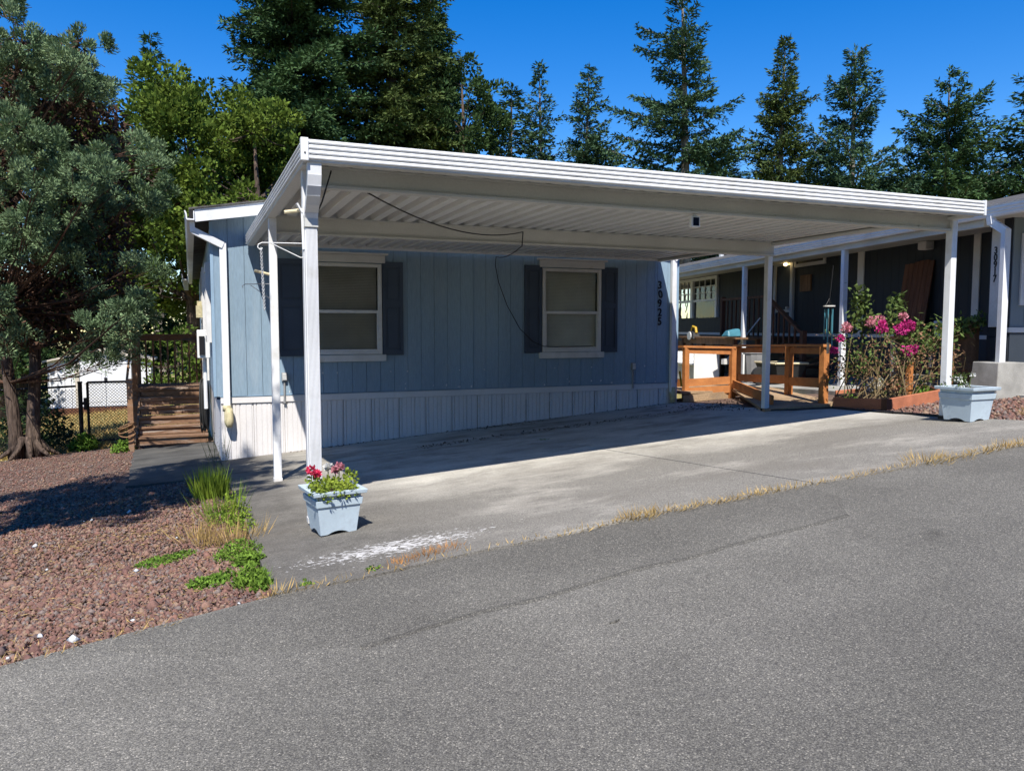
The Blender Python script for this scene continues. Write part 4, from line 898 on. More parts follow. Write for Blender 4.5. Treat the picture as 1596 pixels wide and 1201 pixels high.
# bench with pots right of the carport post
f0 = nw(.25, 1.35, ng(.25, 1.35) + .0)
thing_box('potting_bench', 'brown potting bench with a side board behind the right carport post', 'bench', f0, NR,
  [('top', BOX(-.22, .22, -.45, .75, .72, .77), 'dark_wood'), ('side_board', BOX(-.24, .24, -.50, -.455, 0, 1.0), 'mid_wood'), ('shelf', BOX(-.2, .2, -.44, .74, .3, .34), 'dark_wood'), ('leg', BOX(-.2, -.13, .66, .73, 0, .719), 'grey_box'), ('leg', BOX(.13, .2, .66, .73, 0, .719), 'grey_box'), ('drain_pipe', MB().tube([(-.15, -.1, 0), (-.15, -.1, .6), (-.15, 0, .7)], .05, 8), 'grey_box')])
tp = f0 + Vector((0, 0, .772))
tag(P('white_tub', MB().hexa([tuple(tp + Vector(v)) for v in ((-.02, -.25, 0), (.22, -.3, 0), (.27, .0, 0), (.02, .05, 0), (-.05, -.28, .22), (.25, -.33, .22), (.30, .03, .22), (0, .08, .22))]), 'white_plastic', bevel=.01), 'white plastic tub standing on the brown potting bench', 'tub')
tag(P('clay_pot', MB().tube([tp + Vector((.05, .45, 0)), tp + Vector((.05, .45, .15)), tp + Vector((.05, .45, .151)), tp + Vector((.05, .45, .19))], [.07, .10, .115, .115], 14), 'bed_timber'), 'round clay pot on the potting bench beside the carport post', 'pot')
# concrete block and stones
f0 = nw(-.02, -.05, ng(0, -.05) - .05)
tag(P('concrete_block', MB().hexa([tuple(f0 + Vector(v)) for v in ((-.24, -.16, 0), (.26, -.28, 0), (.34, .16, 0), (-.16, .27, 0), (-.20, -.14, .47), (.22, -.25, .47), (.30, .15, .47), (-.13, .25, .47))]), 'concrete', bevel=.01), 'pale rough concrete pier block at the foot of the neighbouring downspout', 'block')
for i, (bx, by, bw_, bh) in enumerate(((9.05, 8.25, .17, .30), (9.62, 7.95, .24, .28))):
    z = G(bx, by) - .03
    tag(P('pier_block', MB().hexa([(bx - bw_, by - .14, z), (bx + bw_, by - .14, z), (bx + bw_, by + .14, z), (bx - bw_, by + .14, z), (bx - bw_ * .55, by - .1, z + bh), (bx + bw_ * .55, by - .1, z + bh), (bx + bw_ * .55, by + .1, z + bh), (bx - bw_ * .55, by + .1, z + bh)]), 'concrete', bevel=.01),
        ('narrow tapered concrete pier block behind the rose stems', 'wide tapered concrete pier block behind the orange stake')[i], 'block')

# ------------------------------------------------------------------ timber ramp
rp_ = T('timber_ramp', 'orange timber ramp and railing between the two homes', 'ramp', (8.1, 9.6, G(8.1, 9.6)))
A0, A2, B0, C0, D0, E0 = (7.92, 11.2), (7.98, 12.2), (8.60, 10.8), (9.15, 11.35), (8.38, 9.2), (7.84, 7.95)
tops = {A0: -.33, A2: -.36, B0: -.345, C0: -.33, D0: -.275, E0: -.245}
for (px, py), zt_ in tops.items():
    P('post', BOX(px - .045, px + .045, py - .045, py + .045, G(px, py) - .1, zt_), 'ramp_wood', rp_, bevel=.004)
def rail(a, b, za, zb, w=.09, h=.038, name='rail'): P(name, MB().bar((*a, za), (*b, zb), w, h), 'ramp_wood', rp_)
out = lambda a, b, k: ((a[0] + (b[0] - a[0]) * k), (a[1] + (b[1] - a[1]) * k))
for a, b in ((A0, B0), (D0, C0), (E0, D0)):
    rail(out(a, b, -.06), out(a, b, 1.06), tops[a] + .02, tops[b] + .02, .10, .036, 'top_rail')
    rail(out(a, b, .05), out(a, b, .95), tops[a] - .055, tops[b] - .055, .036, .085, 'sub_rail')
rail(out(A0, A2, .0), out(A0, A2, 1), tops[A0] + .02, tops[A2] + .02, .10, .036, 'top_rail')
for a, b in ((A0, B0), (D0, C0), (E0, D0), (A0, A2)):
    ga_, gb_ = G(*a), G(*b)
    rail(out(a, b, .03), out(a, b, .97), ga_ + .30, gb_ + .28, .036, .13, 'lower_rail')
    if a == A0 and b == B0: rail(out(a, b, .03), out(a, b, .97), ga_ + .15, gb_ + .13, .036, .13, 'lower_rail')
F0 = (7.42, 8.45)
rail(out(B0, F0, .04), F0, G(*B0) + .22, G(*F0) + .10, .036, .14, 'kerb_rail')
# boards: across the ramp, then the landing
va = Vector((B0[0], B0[1])); vb = Vector(F0); wa = Vector((9.15, 10.6)); wb_ = Vector((7.95, 7.75)); vb = Vector((7.02, 8.15))
nB = 20
for i in range(nB):
    t0_, t1_ = i / nB, (i + .94) / nB
    q = [va.lerp(vb, t0_), wa.lerp(wb_, t0_), wa.lerp(wb_, t1_), va.lerp(vb, t1_)]
    zz = [G(p.x, p.y) + (.10 * (1 - tt) + .028) for p, tt in zip(q, (t0_, t0_, t1_, t1_))]
    P('ramp_board', MB().hexa([(p.x, p.y, z - .035) for p, z in zip(q, zz)] + [(p.x, p.y, z) for p, z in zip(q, zz)]), 'ramp_board', rp_)
for i in range(8):
    y = 10.95 + i * .143; P('landing_board', BOX(7.66, 9.2, y, y + .136, G(8.3, 11) + .09, G(8.3, 11) + .125), 'ramp_board', rp_)
P('fascia_board', MB().bar((7.68, 10.93, G(8, 11) + .03), (8.56, 10.86, G(8.4, 11) + .05), .03, .12), 'ramp_board', rp_)
tag(P('yellow_handle', MB().tube([(7.70, 11.0, -.98), (7.67, 11.02, -.72)], .018, 8), mat('tool_yellow', (.62, .38, .03), .4)), 'yellow tool handle leaning at the corner of the blue home', 'tool')
tag(P('edge_hose', MB().tube([(7.17, 8.28, G(7.17, 8.28) + .03), (7.12, 8.12, G(7.1, 8.1) + .012), (7.28, 7.86, G(7.28, 7.86) + .012), (7.48, 7.66, G(7.48, 7.66) + .012), (7.62, 7.45, G(7.6, 7.45) + .012), (7.55, 6.9, G(7.55, 6.9) - .012), (7.36, 6.2, G(7.36, 6.2) + .012), (7.28, 5.75, G(7.28, 5.75) + .012)], .014, 6), 'dark_rubber', smooth=True), 'black rubber hose lying along the foot of the ramp', 'hose')

# ------------------------------------------------------------------ rose bed
bed = T('rose_bed', 'low bed edged with orange timbers beside the ramp', 'planting bed', (8.3, 7.4, G(8.3, 7.4)))
bp_ = [(7.80, 7.72), (7.72, 6.82), (8.85, 6.98), (9.55, 7.9), (8.6, 8.5)]
P('bed_soil', MB().prism(bp_, lambda x, y: G(x, y) - .1, lambda x, y: G(x, y) + .07), 'soil', bed)
for i in range(4):
    a, b = bp_[i], bp_[(i + 1) % 5]
    P('timber', MB().bar((*out(a, b, .012), G(*a) + .045), (*out(a, b, .988), G(*b) + .045), .045, .15), 'bed_timber', bed, bevel=.004)
P('corner_bracket', BOX(7.68, 7.76, 6.775, 6.86, G(7.7, 6.8) - .03, G(7.7, 6.8) + .125), 'dark_wood', bed)
tag(P('stake', BOX(8.63, 8.70, 7.28, 7.34, G(8.66, 7.3) - .1, -.44), 'ramp_wood'), 'short orange timber stake among the rose stems', 'stake')

def leaf_along(pts, n, ln, wd, spread):
    pts = np.array(pts); k = rng.integers(0, len(pts), n); pos = pts[k] + rng.normal(size=(n, 3)) * spread
    d = rdir(n) + np.array([0, 0, -.1]); return pos, d, rdir(n) + np.array([0, 0, .8]), rng.uniform(.7, 1.2, n) * ln, rng.uniform(.7, 1.2, n) * wd
rose = T('rose_bush', 'tangled climbing rose with magenta blooms in the timber-edged bed', 'shrub', (8.4, 7.5, G(8.4, 7.5)))
canes = MB(); lf = []; dry = []; tips = []
targets = [((8.04, 7.6, .50), 1), ((8.02, 7.62, .35), 1), ((8.08, 7.55, .42), 1), ((8.75, 7.6, .43), 1), ((8.70, 7.55, .30), 1), ((8.2, 7.45, .05), 0), ((8.5, 7.35, .03), 0), ((7.65, 7.5, -.1), 0), ((7.7, 7.3, -.3), 0), ((9.2, 7.3, .05), 1), ((9.6, 7.3, .10), 1), ((10.0, 7.3, .15), 1), ((9.8, 7.2, .12), 1), ((9.3, 7.2, -.2), 2), ((9.5, 7.25, -.35), 2), ((9.0, 7.1, -.3), 2), ((9.7, 7.2, -.5), 2), ((8.9, 7.4, .02), 1), ((8.38, 7.15, -.27), 0)]
for i in range(52):
    if i < len(targets): tg, kind = targets[i]
    else:
        tg = (rng.uniform(7.7, 9.6), rng.uniform(6.95, 8.0), rng.uniform(-.75, -.02)); kind = 2 if rng.random() < .45 else 0
    s0_ = (8.25 + rng.normal() * .25, 7.5 + rng.normal() * .22); s0_ = (s0_[0], s0_[1], G(*s0_) + .05)
    a = Vector(s0_); b = Vector(tg); mid = a.lerp(b, .55) + Vector((rng.normal() * .08, rng.normal() * .08, .18 + .10 * rng.random()))
    pts = []
    for k in range(9):
        t = k / 8; pts.append(a * (1 - t) ** 2 + mid * 2 * t * (1 - t) + b * t * t)
    r0 = rng.uniform(.005, .010); canes.tube(pts, [r0 * (1 - .7 * k / 8) for k in range(9)], 5)
    P3 = [tuple(p) for p in pts]
    if kind == 1: lf.append(leaf_along(P3[5:], 120, .075, .045, .055))
    elif kind == 0: lf.append(leaf_along(P3[4:], 34, .05, .03, .05)); dry.append(leaf_along(P3[3:], 16, .04, .022, .05))
    else: dry.append(leaf_along(P3[3:], 60, .045, .026, .07)); lf.append(leaf_along(P3[4:], 12, .05, .03, .05))
for i in range(70):   # dead side twigs
    a = Vector((rng.uniform(7.8, 9.6), rng.uniform(7.0, 7.9), rng.uniform(-.8, -.1))); b = a + Vector(rng.normal(size=3) * np.array([.16, .12, .12])); canes.tube([a, b], .0035, 4)
P('canes', canes, 'rose_cane', rose, fix=False); P('leaves', merge('leaves', lf), 'rose_leaf', rose, fix=False); P('dry_leaves', merge('dry_leaves', dry), 'dry_leaf', rose, fix=False)
for (x, y, z, r_, mm) in ((8.19, 7.35, .0, .075, 'magenta'), (8.28, 7.42, .06, .05, 'magenta'), (8.46, 7.28, -.01, .09, 'magenta'), (8.60, 7.3, .05, .09, 'magenta'), (8.72, 7.36, .04, .07, 'magenta'), (8.62, 7.4, .16, .05, 'pink'),
                         (8.12, 7.45, .10, .06, 'pink'), (8.05, 7.4, .06, .05, 'pink'), (8.42, 7.10, -.27, .10, 'magenta'), (7.66, 7.5, -.12, .05, 'magenta'), (7.60, 7.55, -.28, .045, 'magenta'), (7.75, 7.5, .0, .06, 'pink'), (7.82, 7.55, .04, .045, 'pink'), (8.32, 7.5, .13, .05, 'pink')):
    P('bloom', cards('bloom', *leaf_cloud((x, y, z), r_ * .9, int(50 + 900 * r_), .034, .030, .1, .8)), mm, rose, fix=False)
wc = T('wind_chime', 'blue tubular wind chime hanging above the end of the ramp rail', 'wind chime', (7.55, 7.6, -.2))
P('hook_cord', MB().tube([(7.60, 7.6, .80), (7.55, 7.6, .30)], .004, 4).tube([(7.55, 7.6, .38), (7.49, 7.6, .29)], .003, 4).tube([(7.55, 7.6, .38), (7.61, 7.6, .29)], .003, 4), 'black', wc)
P('disc', MB().tube([(7.55, 7.6, .28), (7.55, 7.6, .295)], .075, 12), 'off_white', wc)
for i in range(5):
    a = i * 1.256; x, y = 7.55 + .05 * math.cos(a), 7.6 + .05 * math.sin(a); P('chime_tube', MB().tube([(x, y, .25), (x, y, -.06 - .04 * i)], .0085, 8), 'teal', wc)
P('wind_sail', BOX(7.53, 7.57, 7.597, 7.603, -.32, -.18).box(7.549, 7.551, 7.599, 7.601, -.18, .28), 'pale_wood', wc)

# ------------------------------------------------------------------ trees
def trunk(pts, rads, name, m, par, n=10, jitter=.0):
    mb = MB().tube(pts, rads, n); return P(name, mb, m, par, smooth=True)

def conifer(h, Rb, seed, spray=.28, sw=.098, elev0=.45, elev1=-.25, dens=1.0, z0=.38, gap=.0, step=.36):
    """crown and trunk meshes with the tree's foot at the origin"""
    r_ = np.random.default_rng(seed); pos = []; dr = []; up = []; ln = []; wd = []; tw = MB()
    lean = r_.normal(size=2) * .012 * h
    axis = lambda z: np.array([lean[0] * (z / h) ** 2, lean[1] * (z / h) ** 2, z])
    z = h * z0; th = r_.random() * 6.28
    lobes = r_.uniform(.66, 1.25, 9); wav = r_.uniform(0, 6.28, 2)
    while z < h * .99:
        f = 1 - z / h; nb_ = r_.integers(5, 8) if z < h * .9 else 4
        for b in range(nb_):
            th += 2.4 + r_.normal() * .3
            if r_.random() < gap: continue
            L_ = (Rb * f ** .85 + .16) * r_.uniform(.55, 1.15) * (1 + .16 * math.sin(z * 1.9 + wav[0]) + .12 * math.sin(z * 4.3 + th)) * np.interp((th % 6.283) / 6.283 * 9, range(10), list(lobes) + [lobes[0]])
            e = elev1 + (elev0 - elev1) * (z / h) ** .8 + r_.normal() * .10
            o = np.array([math.cos(th), math.sin(th), 0]); side = np.array([-o[1], o[0], 0]); base = axis(z)
            nst = max(3, int(L_ / .22)); pts = []
            for k in range(nst + 1):
                t = k / nst
                pts.append(base + o * L_ * t * math.cos(e) + np.array([0, 0, 1]) * (L_ * t * math.sin(e) - .16 * L_ * t * t + .12 * L_ * t ** 3))
            pts = np.array(pts)
            if L_ > .7: tw.tube([tuple(p) for p in pts[::max(1, nst // 3)]], [.012 + .011 * L_ * (1 - i / max(1, len(pts[::max(1, nst // 3)]))) for i in range(len(pts[::max(1, nst // 3)]))], 3, cap=False)
            for k in range(1, nst + 1):
                t = k / nst; tl = (.42 * L_ * (1 - t) ** .8 * min(1, t * 3 + .3) + .16)
                for s_ in (-1, 1):
                    d = o * (.75 + .2 * r_.random()) + side * s_ * (.75 + .3 * r_.random()) + np.array([0, 0, -.12 + .2 * r_.normal()])
                    d /= np.linalg.norm(d); m_ = max(2, int(dens * tl / .075 + r_.random()))
                    q = r_.random(m_) * tl
                    p = pts[k] + d * q[:, None] + r_.normal(size=(m_, 3)) * .04 - np.array([0, 0, 1]) * (q ** 2 * .18)[:, None]
                    pos.append(p); dd = d + r_.normal(size=(m_, 3)) * .42 + np.array([0, 0, .08]); dr.append(dd)
                    up.append(np.array([0, 0, 1]) + r_.normal(size=(m_, 3)) * .7); ln.append(r_.uniform(.65, 1.3, m_) * spray); wd.append(r_.uniform(.65, 1.3, m_) * sw)
                m_ = 4; pos.append(pts[k] + r_.normal(size=(m_, 3)) * .05); dr.append(o + r_.normal(size=(m_, 3)) * .5 + np.array([0, 0, .15])); up.append(np.array([0, 0, 1]) + r_.normal(size=(m_, 3)) * .7)
                ln.append(r_.uniform(.7, 1.3, m_) * spray); wd.append(r_.uniform(.7, 1.3, m_) * sw)
        z += step * (.55 + .6 * f) * r_.uniform(.7, 1.3)
    m_ = 14; pos.append(axis(h) - np.array([0, 0, 1]) * r_.random((m_, 1)) * .8); dr.append(np.array([0, 0, 1.2]) + r_.normal(size=(m_, 3)) * .6); up.append(rdir(m_)); ln.append(np.full(m_, spray)); wd.append(np.full(m_, sw * .7))
    crown = cards('crown', *[np.concatenate(x) for x in (pos, dr, up, ln, wd)])
    tr = MB().tube([tuple(axis(h * t)) for t in (0, .02, .1, .3, .5, .7, .85, .97)], [h * .017 * k for k in (1.5, 1.2, 1.0, .82, .62, .4, .22, .05)], 9)
    tm = tr.mesh('trunk'); lm_ = tw.mesh('limbs'); return crown, tm, lm_
FWD = np.array([.38266165, .92096851]); RGT = np.array([.92345924, -.38369654])
def place(xpx, depth):          # where a tree stands: bearing across the view and distance
    q = FWD * depth + RGT * ((xpx - 798) / 1202.5 * depth); return float(q[0]), float(q[1])
protos = {}
def conifer_tree(label, xpx, topy, depth, halfpx, key, m, rot, bark='bark_grey', name='fir_tree', **kw):
    x, y = place(xpx, depth); zb = G(x, y) - .1
    H = (512 - topy) / 1202.5 * depth * 1.0 - zb; Rw = halfpx / 1202.5 * depth * (1.2 if halfpx > 150 else 1.85)
    t = T(name, label, 'tree', (x, y, zb), rot, 'conifers behind the homes')
    if key not in protos:
        c, tm, lm_ = conifer(H, Rw, hash(key) % 1000 if isinstance(key, int) else sum(map(ord, key)), **kw); protos[key] = (c, tm, lm_, H, Rw)
    c, tm, lm_, h0, r0 = protos[key]
    s_ = (Rw / r0, Rw / r0, H / h0)
    for nm, me, mm in (('crown', c, m), ('trunk', tm, bark), ('limbs', lm_, bark)):
        if not me.materials: me.materials.append(MATS[mm])
        o = bpy.data.objects.new(nm, me); COL.objects.link(o); o.parent = t; o.scale = s_
        o.material_slots[0].link = 'OBJECT'; o.material_slots[0].material = MATS[mm]
    return t
conifer_tree('huge dark fir filling the sky left of the carport roof', 470, -330, 40, 205, 'a', 'fir_leaf', .3, dens=1.15, elev0=.35, elev1=-.42, gap=.06, step=.42, z0=.30, bark='bark')
conifer_tree('tall dense fir rising right beside the huge dark fir', 610, -230, 41, 165, 'b', 'fir_leaf_yellow', 1.9, dens=1.3, elev0=.35, elev1=-.5, gap=.08, step=.45, bark='bark')
conifer_tree('pointed fir with its tip at the top edge right of the dense firs', 672, -8, 47, 85, 'c', 'fir_leaf', .9, dens=1.0, elev0=.5, elev1=-.2)
conifer_tree('slim young fir, left of the pair above the middle of the carport', 845, 112, 50, 48, 'd', 'fir_leaf_blue', .2, gap=.28, dens=1.0, elev0=.55, step=.62)
conifer_tree('young fir, right of the pair above the middle of the carport', 908, 112, 48, 66, 'e', 'fir_leaf_blue', 2.4, gap=.2, dens=1.1, elev0=.5, step=.62)
conifer_tree('low pointed fir half hidden beside the green leafy tree', 790, 145, 46, 75, 'd', 'fir_leaf_blue', 3.6)
conifer_tree('tallest ragged spruce with bare lower trunk above the carport roof', 1066, -38, 46, 112, 'f', 'fir_leaf_blue', .7, gap=.34, dens=1.7, elev0=.55, elev1=-.05, spray=.28, sw=.10, step=.95)
conifer_tree('narrow yellowish fir right of the ragged spruce', 1205, 72, 48, 74, 'g', 'fir_leaf_yellow', 1.1, gap=.1, dens=1.2, elev0=.5, elev1=-.15, step=.55)
conifer_tree('broad bluish spruce with upswept right branches', 1318, 84, 47, 105, 'h', 'fir_leaf_blue', .2, gap=.28, dens=1.6, elev0=.85, elev1=.10, step=.85)
conifer_tree('wide fir with spreading branches near the right neighbour roof', 1462, 120, 46, 125, 'i', 'fir_leaf', 2.0, gap=.25, dens=1.5, elev0=.75, elev1=.0, step=.85)
conifer_tree('dark fir cut off by the right edge of the picture', 1604, 90, 45, 95, 'e', 'fir_leaf', .8)
conifer_tree('bushy low fir filling the gap left of the ragged spruce foot', 1130, 232, 50, 80, 'g', 'fir_leaf_blue', 4.1)
conifer_tree('low bluish fir between the yellowish fir and the broad spruce', 1262, 245, 53, 70, 'd', 'fir_leaf', 1.3)
conifer_tree('low dark fir between the broad spruce and the wide fir', 1395, 262, 52, 70, 'e', 'fir_leaf_blue', 5.1)
conifer_tree('low fir right of the wide fir above the neighbour roof', 1540, 255, 52, 80, 'g', 'fir_leaf', 2.6)
conifer_tree('thin conifer tip poking above the yellow-green maple', 252, 66, 60, 60, 'd', 'fir_leaf', 5.0)

def clump_tree(name, label, foot, blobs, leafmat, bark, n_per, ln, wd, trunk_pts, trunk_r, tuft=None, upb=.35, cat='tree', group=None, dead=None, shell=.72):
    """a broad crown: limbs run to leafy clumps; every clump is a shell of leaf-sized faces"""
    t = T(name, label, cat, foot, 0, group); parts = []; limbs = MB()
    fp = [Vector(p) for p in trunk_pts]
    for (x, y, z, r_) in blobs:
        c = np.array([x, y, z]); v = Vector((x, y, z)); s0 = min(fp, key=lambda p: (p - v).length + max(0, p.z - v.z) * 1.5)
        mid = s0.lerp(v, .55) + Vector((0, 0, -.06 * (v - s0).length)); rr = max(.010, (.018 if not dead else .0065) * (v - s0).length)
        limbs.tube([s0, mid, v], [rr, rr * .7, rr * .3], 5, cap=False)
        n = int(n_per * r_ * r_)
        if tuft:
            nt_ = max(6, int(tuft[0] * r_ * r_)); d = rdir(nt_); d[:, 2] = d[:, 2] * .9 + .12; rad = r_ * (.62 + .42 * rng.random(nt_))
            cen = c + d * rad[:, None] * np.array([1, 1, .8]); k = rng.integers(0, nt_, n)
            nn = rdir(n); pos = cen[k] + nn * (tuft[1] * rng.uniform(.3, 1, n))[:, None]
            dirs = nn * .9 + d[k] * .7 + np.array([0, 0, upb]) + rdir(n) * .45
        else:
            d = rdir(n); rad = r_ * (shell + (1.05 - shell) * rng.random(n)) * (1 + .22 * np.sin(d[:, 0] * 5 + x) * np.sin(d[:, 1] * 5 + y))
            pos = c + d * rad[:, None] * np.array([1, 1, .78]); dirs = d * .5 + rdir(n) * .9 + np.array([0, 0, -.15])
        parts.append((pos, dirs, rdir(n) * .8 + np.array([0, 0, upb * 2]), rng.uniform(.7, 1.3, n) * ln, rng.uniform(.7, 1.3, n) * wd))
        if dead:
            for q in range(dead):
                e = c + rdir(1)[0] * r_ * .75; limbs.tube([tuple(c * .6 + np.array(mid) * .4), tuple(e)], .006, 3, cap=False)
    P('crown', merge('crown', parts), leafmat, t, fix=False)
    P('trunk', MB().tube(trunk_pts, trunk_r, 12), bark, t, smooth=True)
    P('limbs', limbs, bark if not dead else 'dead_twig', t, fix=False)
    return t

# maple and other broad trees behind
def blobs_in(c, rad, n, rb, seed, zmin=-9):
    r_ = np.random.default_rng(seed); out_ = []
    while len(out_) < n:
        d = r_.normal(size=3); d /= np.linalg.norm(d); q = np.array(c) + d * r_.uniform(.45, 1) ** .6 * np.array(rad)
        if q[2] > zmin: out_.append((*q, r_.uniform(*rb)))
    return out_
def broad(label, xpx, depth, topy, boty, halfpx, nb_, mm, seed, name='maple_tree', ln=.17, wd=.13, npr=620, rb=None, grp='broad-leaved trees behind the homes'):
    x, y = place(xpx, depth); k = depth / 1202.5; zt_, zb = (512 - topy) * k, (512 - boty) * k; g = G(x, y)
    r_ = halfpx * k; cz = (zt_ + zb) / 2; rb = rb or (.16 * r_, .30 * r_)
    bl = blobs_in((x, y, cz), (r_ * .86, r_ * .8, (zt_ - zb) / 2 * .88), nb_, rb, seed)
    return clump_tree(name, label, (x, y, g), bl, mm, 'bark', npr, ln, wd, [(x, y, g - .2), (x, y, g + (cz - g) * .5), (x + .1, y, cz), (x, y, cz + (zt_ - cz) * .6)], [r_ * .07, r_ * .055, r_ * .035, r_ * .015], group=grp, tuft=(15, .30 if depth > 28 else .2), upb=.25)
broad('large yellow-green maple behind the blue-green tree', 305, 33, 105, 520, 175, 95, 'maple_leaf', 11)
broad('yellow-green maple close behind the left gutter of the blue home', 405, 31, 150, 480, 115, 50, 'maple_leaf', 12)
broad('small yellow-green maple crown left of the large maple', 195, 36, 160, 500, 85, 34, 'maple_leaf', 13)
broad('green leafy tree standing right of the dense firs', 722, 42, 98, 330, 78, 40, 'bush_leaf', 14, name='leafy_tree', ln=.19, wd=.13)
broad('dark broad tree deep behind the two-trunked tree', 30, 34, 60, 600, 190, 60, 'bush_leaf', 15, name='leafy_tree', ln=.22, wd=.15, npr=380)
broad('dark bushes behind the white shed', 170, 42, 420, 640, 150, 44, 'bush_leaf', 16, name='hedge', ln=.24, wd=.16, npr=300)
broad('green bushes behind the timber landing', 275, 26, 500, 640, 60, 26, 'maple_leaf', 17, name='hedge', ln=.13, wd=.09, npr=900)
broad('dark bushes left of the white shed', 0, 30, 430, 640, 90, 30, 'bush_leaf', 18, name='hedge', ln=.2, wd=.14, npr=380)

# across the road, behind the camera: what the windows look out on
oh = T('opposite_home', 'pale blue mobile home across the road behind the camera', 'house', (3, -16, G(3, -8)))
og = G(3, -8)
P('wall', BOX(-5, 24, -20, -14.0, og, og + 2.9), 'blue_siding', oh)
P('roof', MB().hexa([(-5.4, -20.4, og + 2.9), (24.4, -20.4, og + 2.9), (24.4, -13.6, og + 2.9), (-5.4, -13.6, og + 2.9), (-5.4, -17.2, og + 4.1), (24.4, -17.2, og + 4.1), (24.4, -16.8, og + 4.1), (-5.4, -16.8, og + 4.1)]), 'shingle', oh)
P('skirting', BOX(-5.02, 24.02, -13.99, -13.95, og, og + .6), 'skirt', oh)
for wx in (-3, 1.5, 6.5, 17, 21):
    w_ = P('window', BOX(wx, wx + 1.2, -13.98, -13.93, og + 1.1, og + 2.3), 'off_white', oh); P('pane', BOX(wx + .08, wx + 1.12, -13.925, -13.92, og + 1.18, og + 2.22), 'black', w_)
d_ = P('door', BOX(3.9, 4.8, -13.98, -13.92, og + .5, og + 2.5), 'off_white', oh)
for i_, (tx, ty, hh, rr, mm) in enumerate(((-9, -15, 9, 3.2, 'maple_leaf'), (13.5, -11, 6, 2.4, 'bush_leaf'), (-3, -25, 13, 4.5, 'bush_leaf'), (6, -26, 14, 4.5, 'maple_leaf'), (21, -19, 13, 4.5, 'bush_leaf'), (-17, -19, 13, 4.5, 'bush_leaf'), (13, -27, 14, 4.5, 'bush_leaf'), (-10, -27, 14, 4.5, 'maple_leaf'))):
    gz_ = G(tx, -8)
    clump_tree('leafy_tree', ('tree left of the pale blue home across the road', 'low tree in front of the pale blue home across the road', 'dark tree behind the left end of the home across the road', 'yellow-green tree behind the roof of the home across the road', 'far right dark tree across the road', 'far left dark tree across the road', 'dark tree behind the right end of the home across the road', 'yellow-green tree far behind the left end of the home across the road')[i_], (tx, ty, gz_),
        blobs_in((tx, ty, gz_ + hh * .58), (rr, rr, hh * .40), 26, (.30 * rr, .42 * rr), 40 + i_), mm, 'bark', 60, .55, .45, [(tx, ty, gz_ - .2), (tx, ty, gz_ + hh * .4), (tx, ty, gz_ + hh * .7)], [.3, .22, .1], group='trees across the road')
# two-trunked blue-green tree on the left
def px3(u, v, Y): # bearing and height at a depth along y -> world point
    d = np.array([u - 798, v - 600.5, 1202.5]); ex_ = np.array([.92345924, -.02816201, .38266165]); ey_ = np.array([-.38369654, -.06777873, .92096851]); ez_ = np.array([0, -.99730284, -.07339656])
    r_ = np.array([d @ ex_, d @ ey_, d @ ez_]); r_ = r_ * (Y / r_[1]); return (float(r_[0]), float(r_[1]), float(r_[2]))
cl = []
r9 = np.random.default_rng(5)
for (u, v, rr, n) in ((20, 20, 40, 3), (30, 80, 42, 4), (15, 150, 40, 3), (120, 100, 42, 5), (140, 140, 34, 4), (90, 130, 40, 4), (110, 200, 40, 4), (60, 240, 42, 4), (30, 215, 40, 3), (140, 175, 30, 3),
                      (215, 225, 34, 4), (240, 250, 26, 3), (175, 250, 34, 4), (130, 265, 40, 4), (80, 290, 42, 4), (30, 290, 40, 4), (215, 310, 36, 4), (245, 320, 28, 3), (165, 330, 34, 4), (110, 350, 38, 3), (50, 350, 40, 4), (20, 380, 36, 3),
                      (190, 400, 32, 3), (150, 420, 26, 2), (220, 420, 26, 3), (225, 470, 28, 3), (190, 480, 28, 3), (160, 520, 28, 3), (195, 520, 30, 3), (125, 545, 26, 3), (160, 555, 26, 2), (205, 550, 20, 2), (240, 440, 18, 2), (20, 460, 34, 3), (70, 430, 30, 2), (110, 485, 22, 2), (10, 530, 24, 2), (115, 575, 16, 1), (60, 390, 34, 4), (20, 420, 34, 4), (110, 400, 32, 4), (70, 470, 28, 3), (140, 460, 26, 3), (35, 500, 26, 3), (150, 380, 30, 3), (85, 520, 20, 2), (-20, 470, 34, 3), (-30, 400, 34, 3)):
    for i in range(n):
        if any(((u - hx) / hw) ** 2 + ((v - hy) / hh_) ** 2 < 1 for hx, hy, hw, hh_ in ((112, 215, 55, 34), (60, 440, 75, 48), (170, 375, 50, 40), (165, 185, 40, 30), (85, 505, 50, 34))) or (i and r9.random() < .2): continue
        x, y, z = px3(u + r9.normal() * rr * .42, v + r9.normal() * rr * .38, 15.4 + r9.normal() * .7 + (.4 if i % 2 else -.3))
        cl.append((x, y, z, r9.uniform(.58, .95) * rr / 1202.5 * 15.2))
for i in range(75):      # the side of the crown beyond the picture's left edge
    a = r9.uniform(-.3, 3.4); hh = r9.uniform(-.5, 9.0); rr = 2.6 * (1 - max(0, hh - 4) / 9)
    cl.append((-3.6 - abs(math.cos(a)) * rr, 16.4 + math.sin(a) * rr * .8, hh, r9.uniform(.42, .7)))
tb = Vector((-2.84, 16.6, -2.30))
ced = clump_tree('cedar_tree', 'blue-green two-trunked tree left of the timber steps', tuple(tb), cl, 'cedar_leaf', 'bark', 9000, .062, .023,
    [(tb.x - .18, tb.y, tb.z - .15), (tb.x - .20, tb.y, tb.z + .4), (tb.x - .26, tb.y, tb.z + 1.3), (tb.x - .36, tb.y, tb.z + 2.6), (tb.x - .42, tb.y - .1, tb.z + 5), (tb.x - .4, tb.y, tb.z + 8), (tb.x - .4, tb.y, tb.z + 10.5)], [.17, .115, .10, .095, .085, .05, .02], tuft=(46, .115), upb=.45, dead=3)
tw_p = []
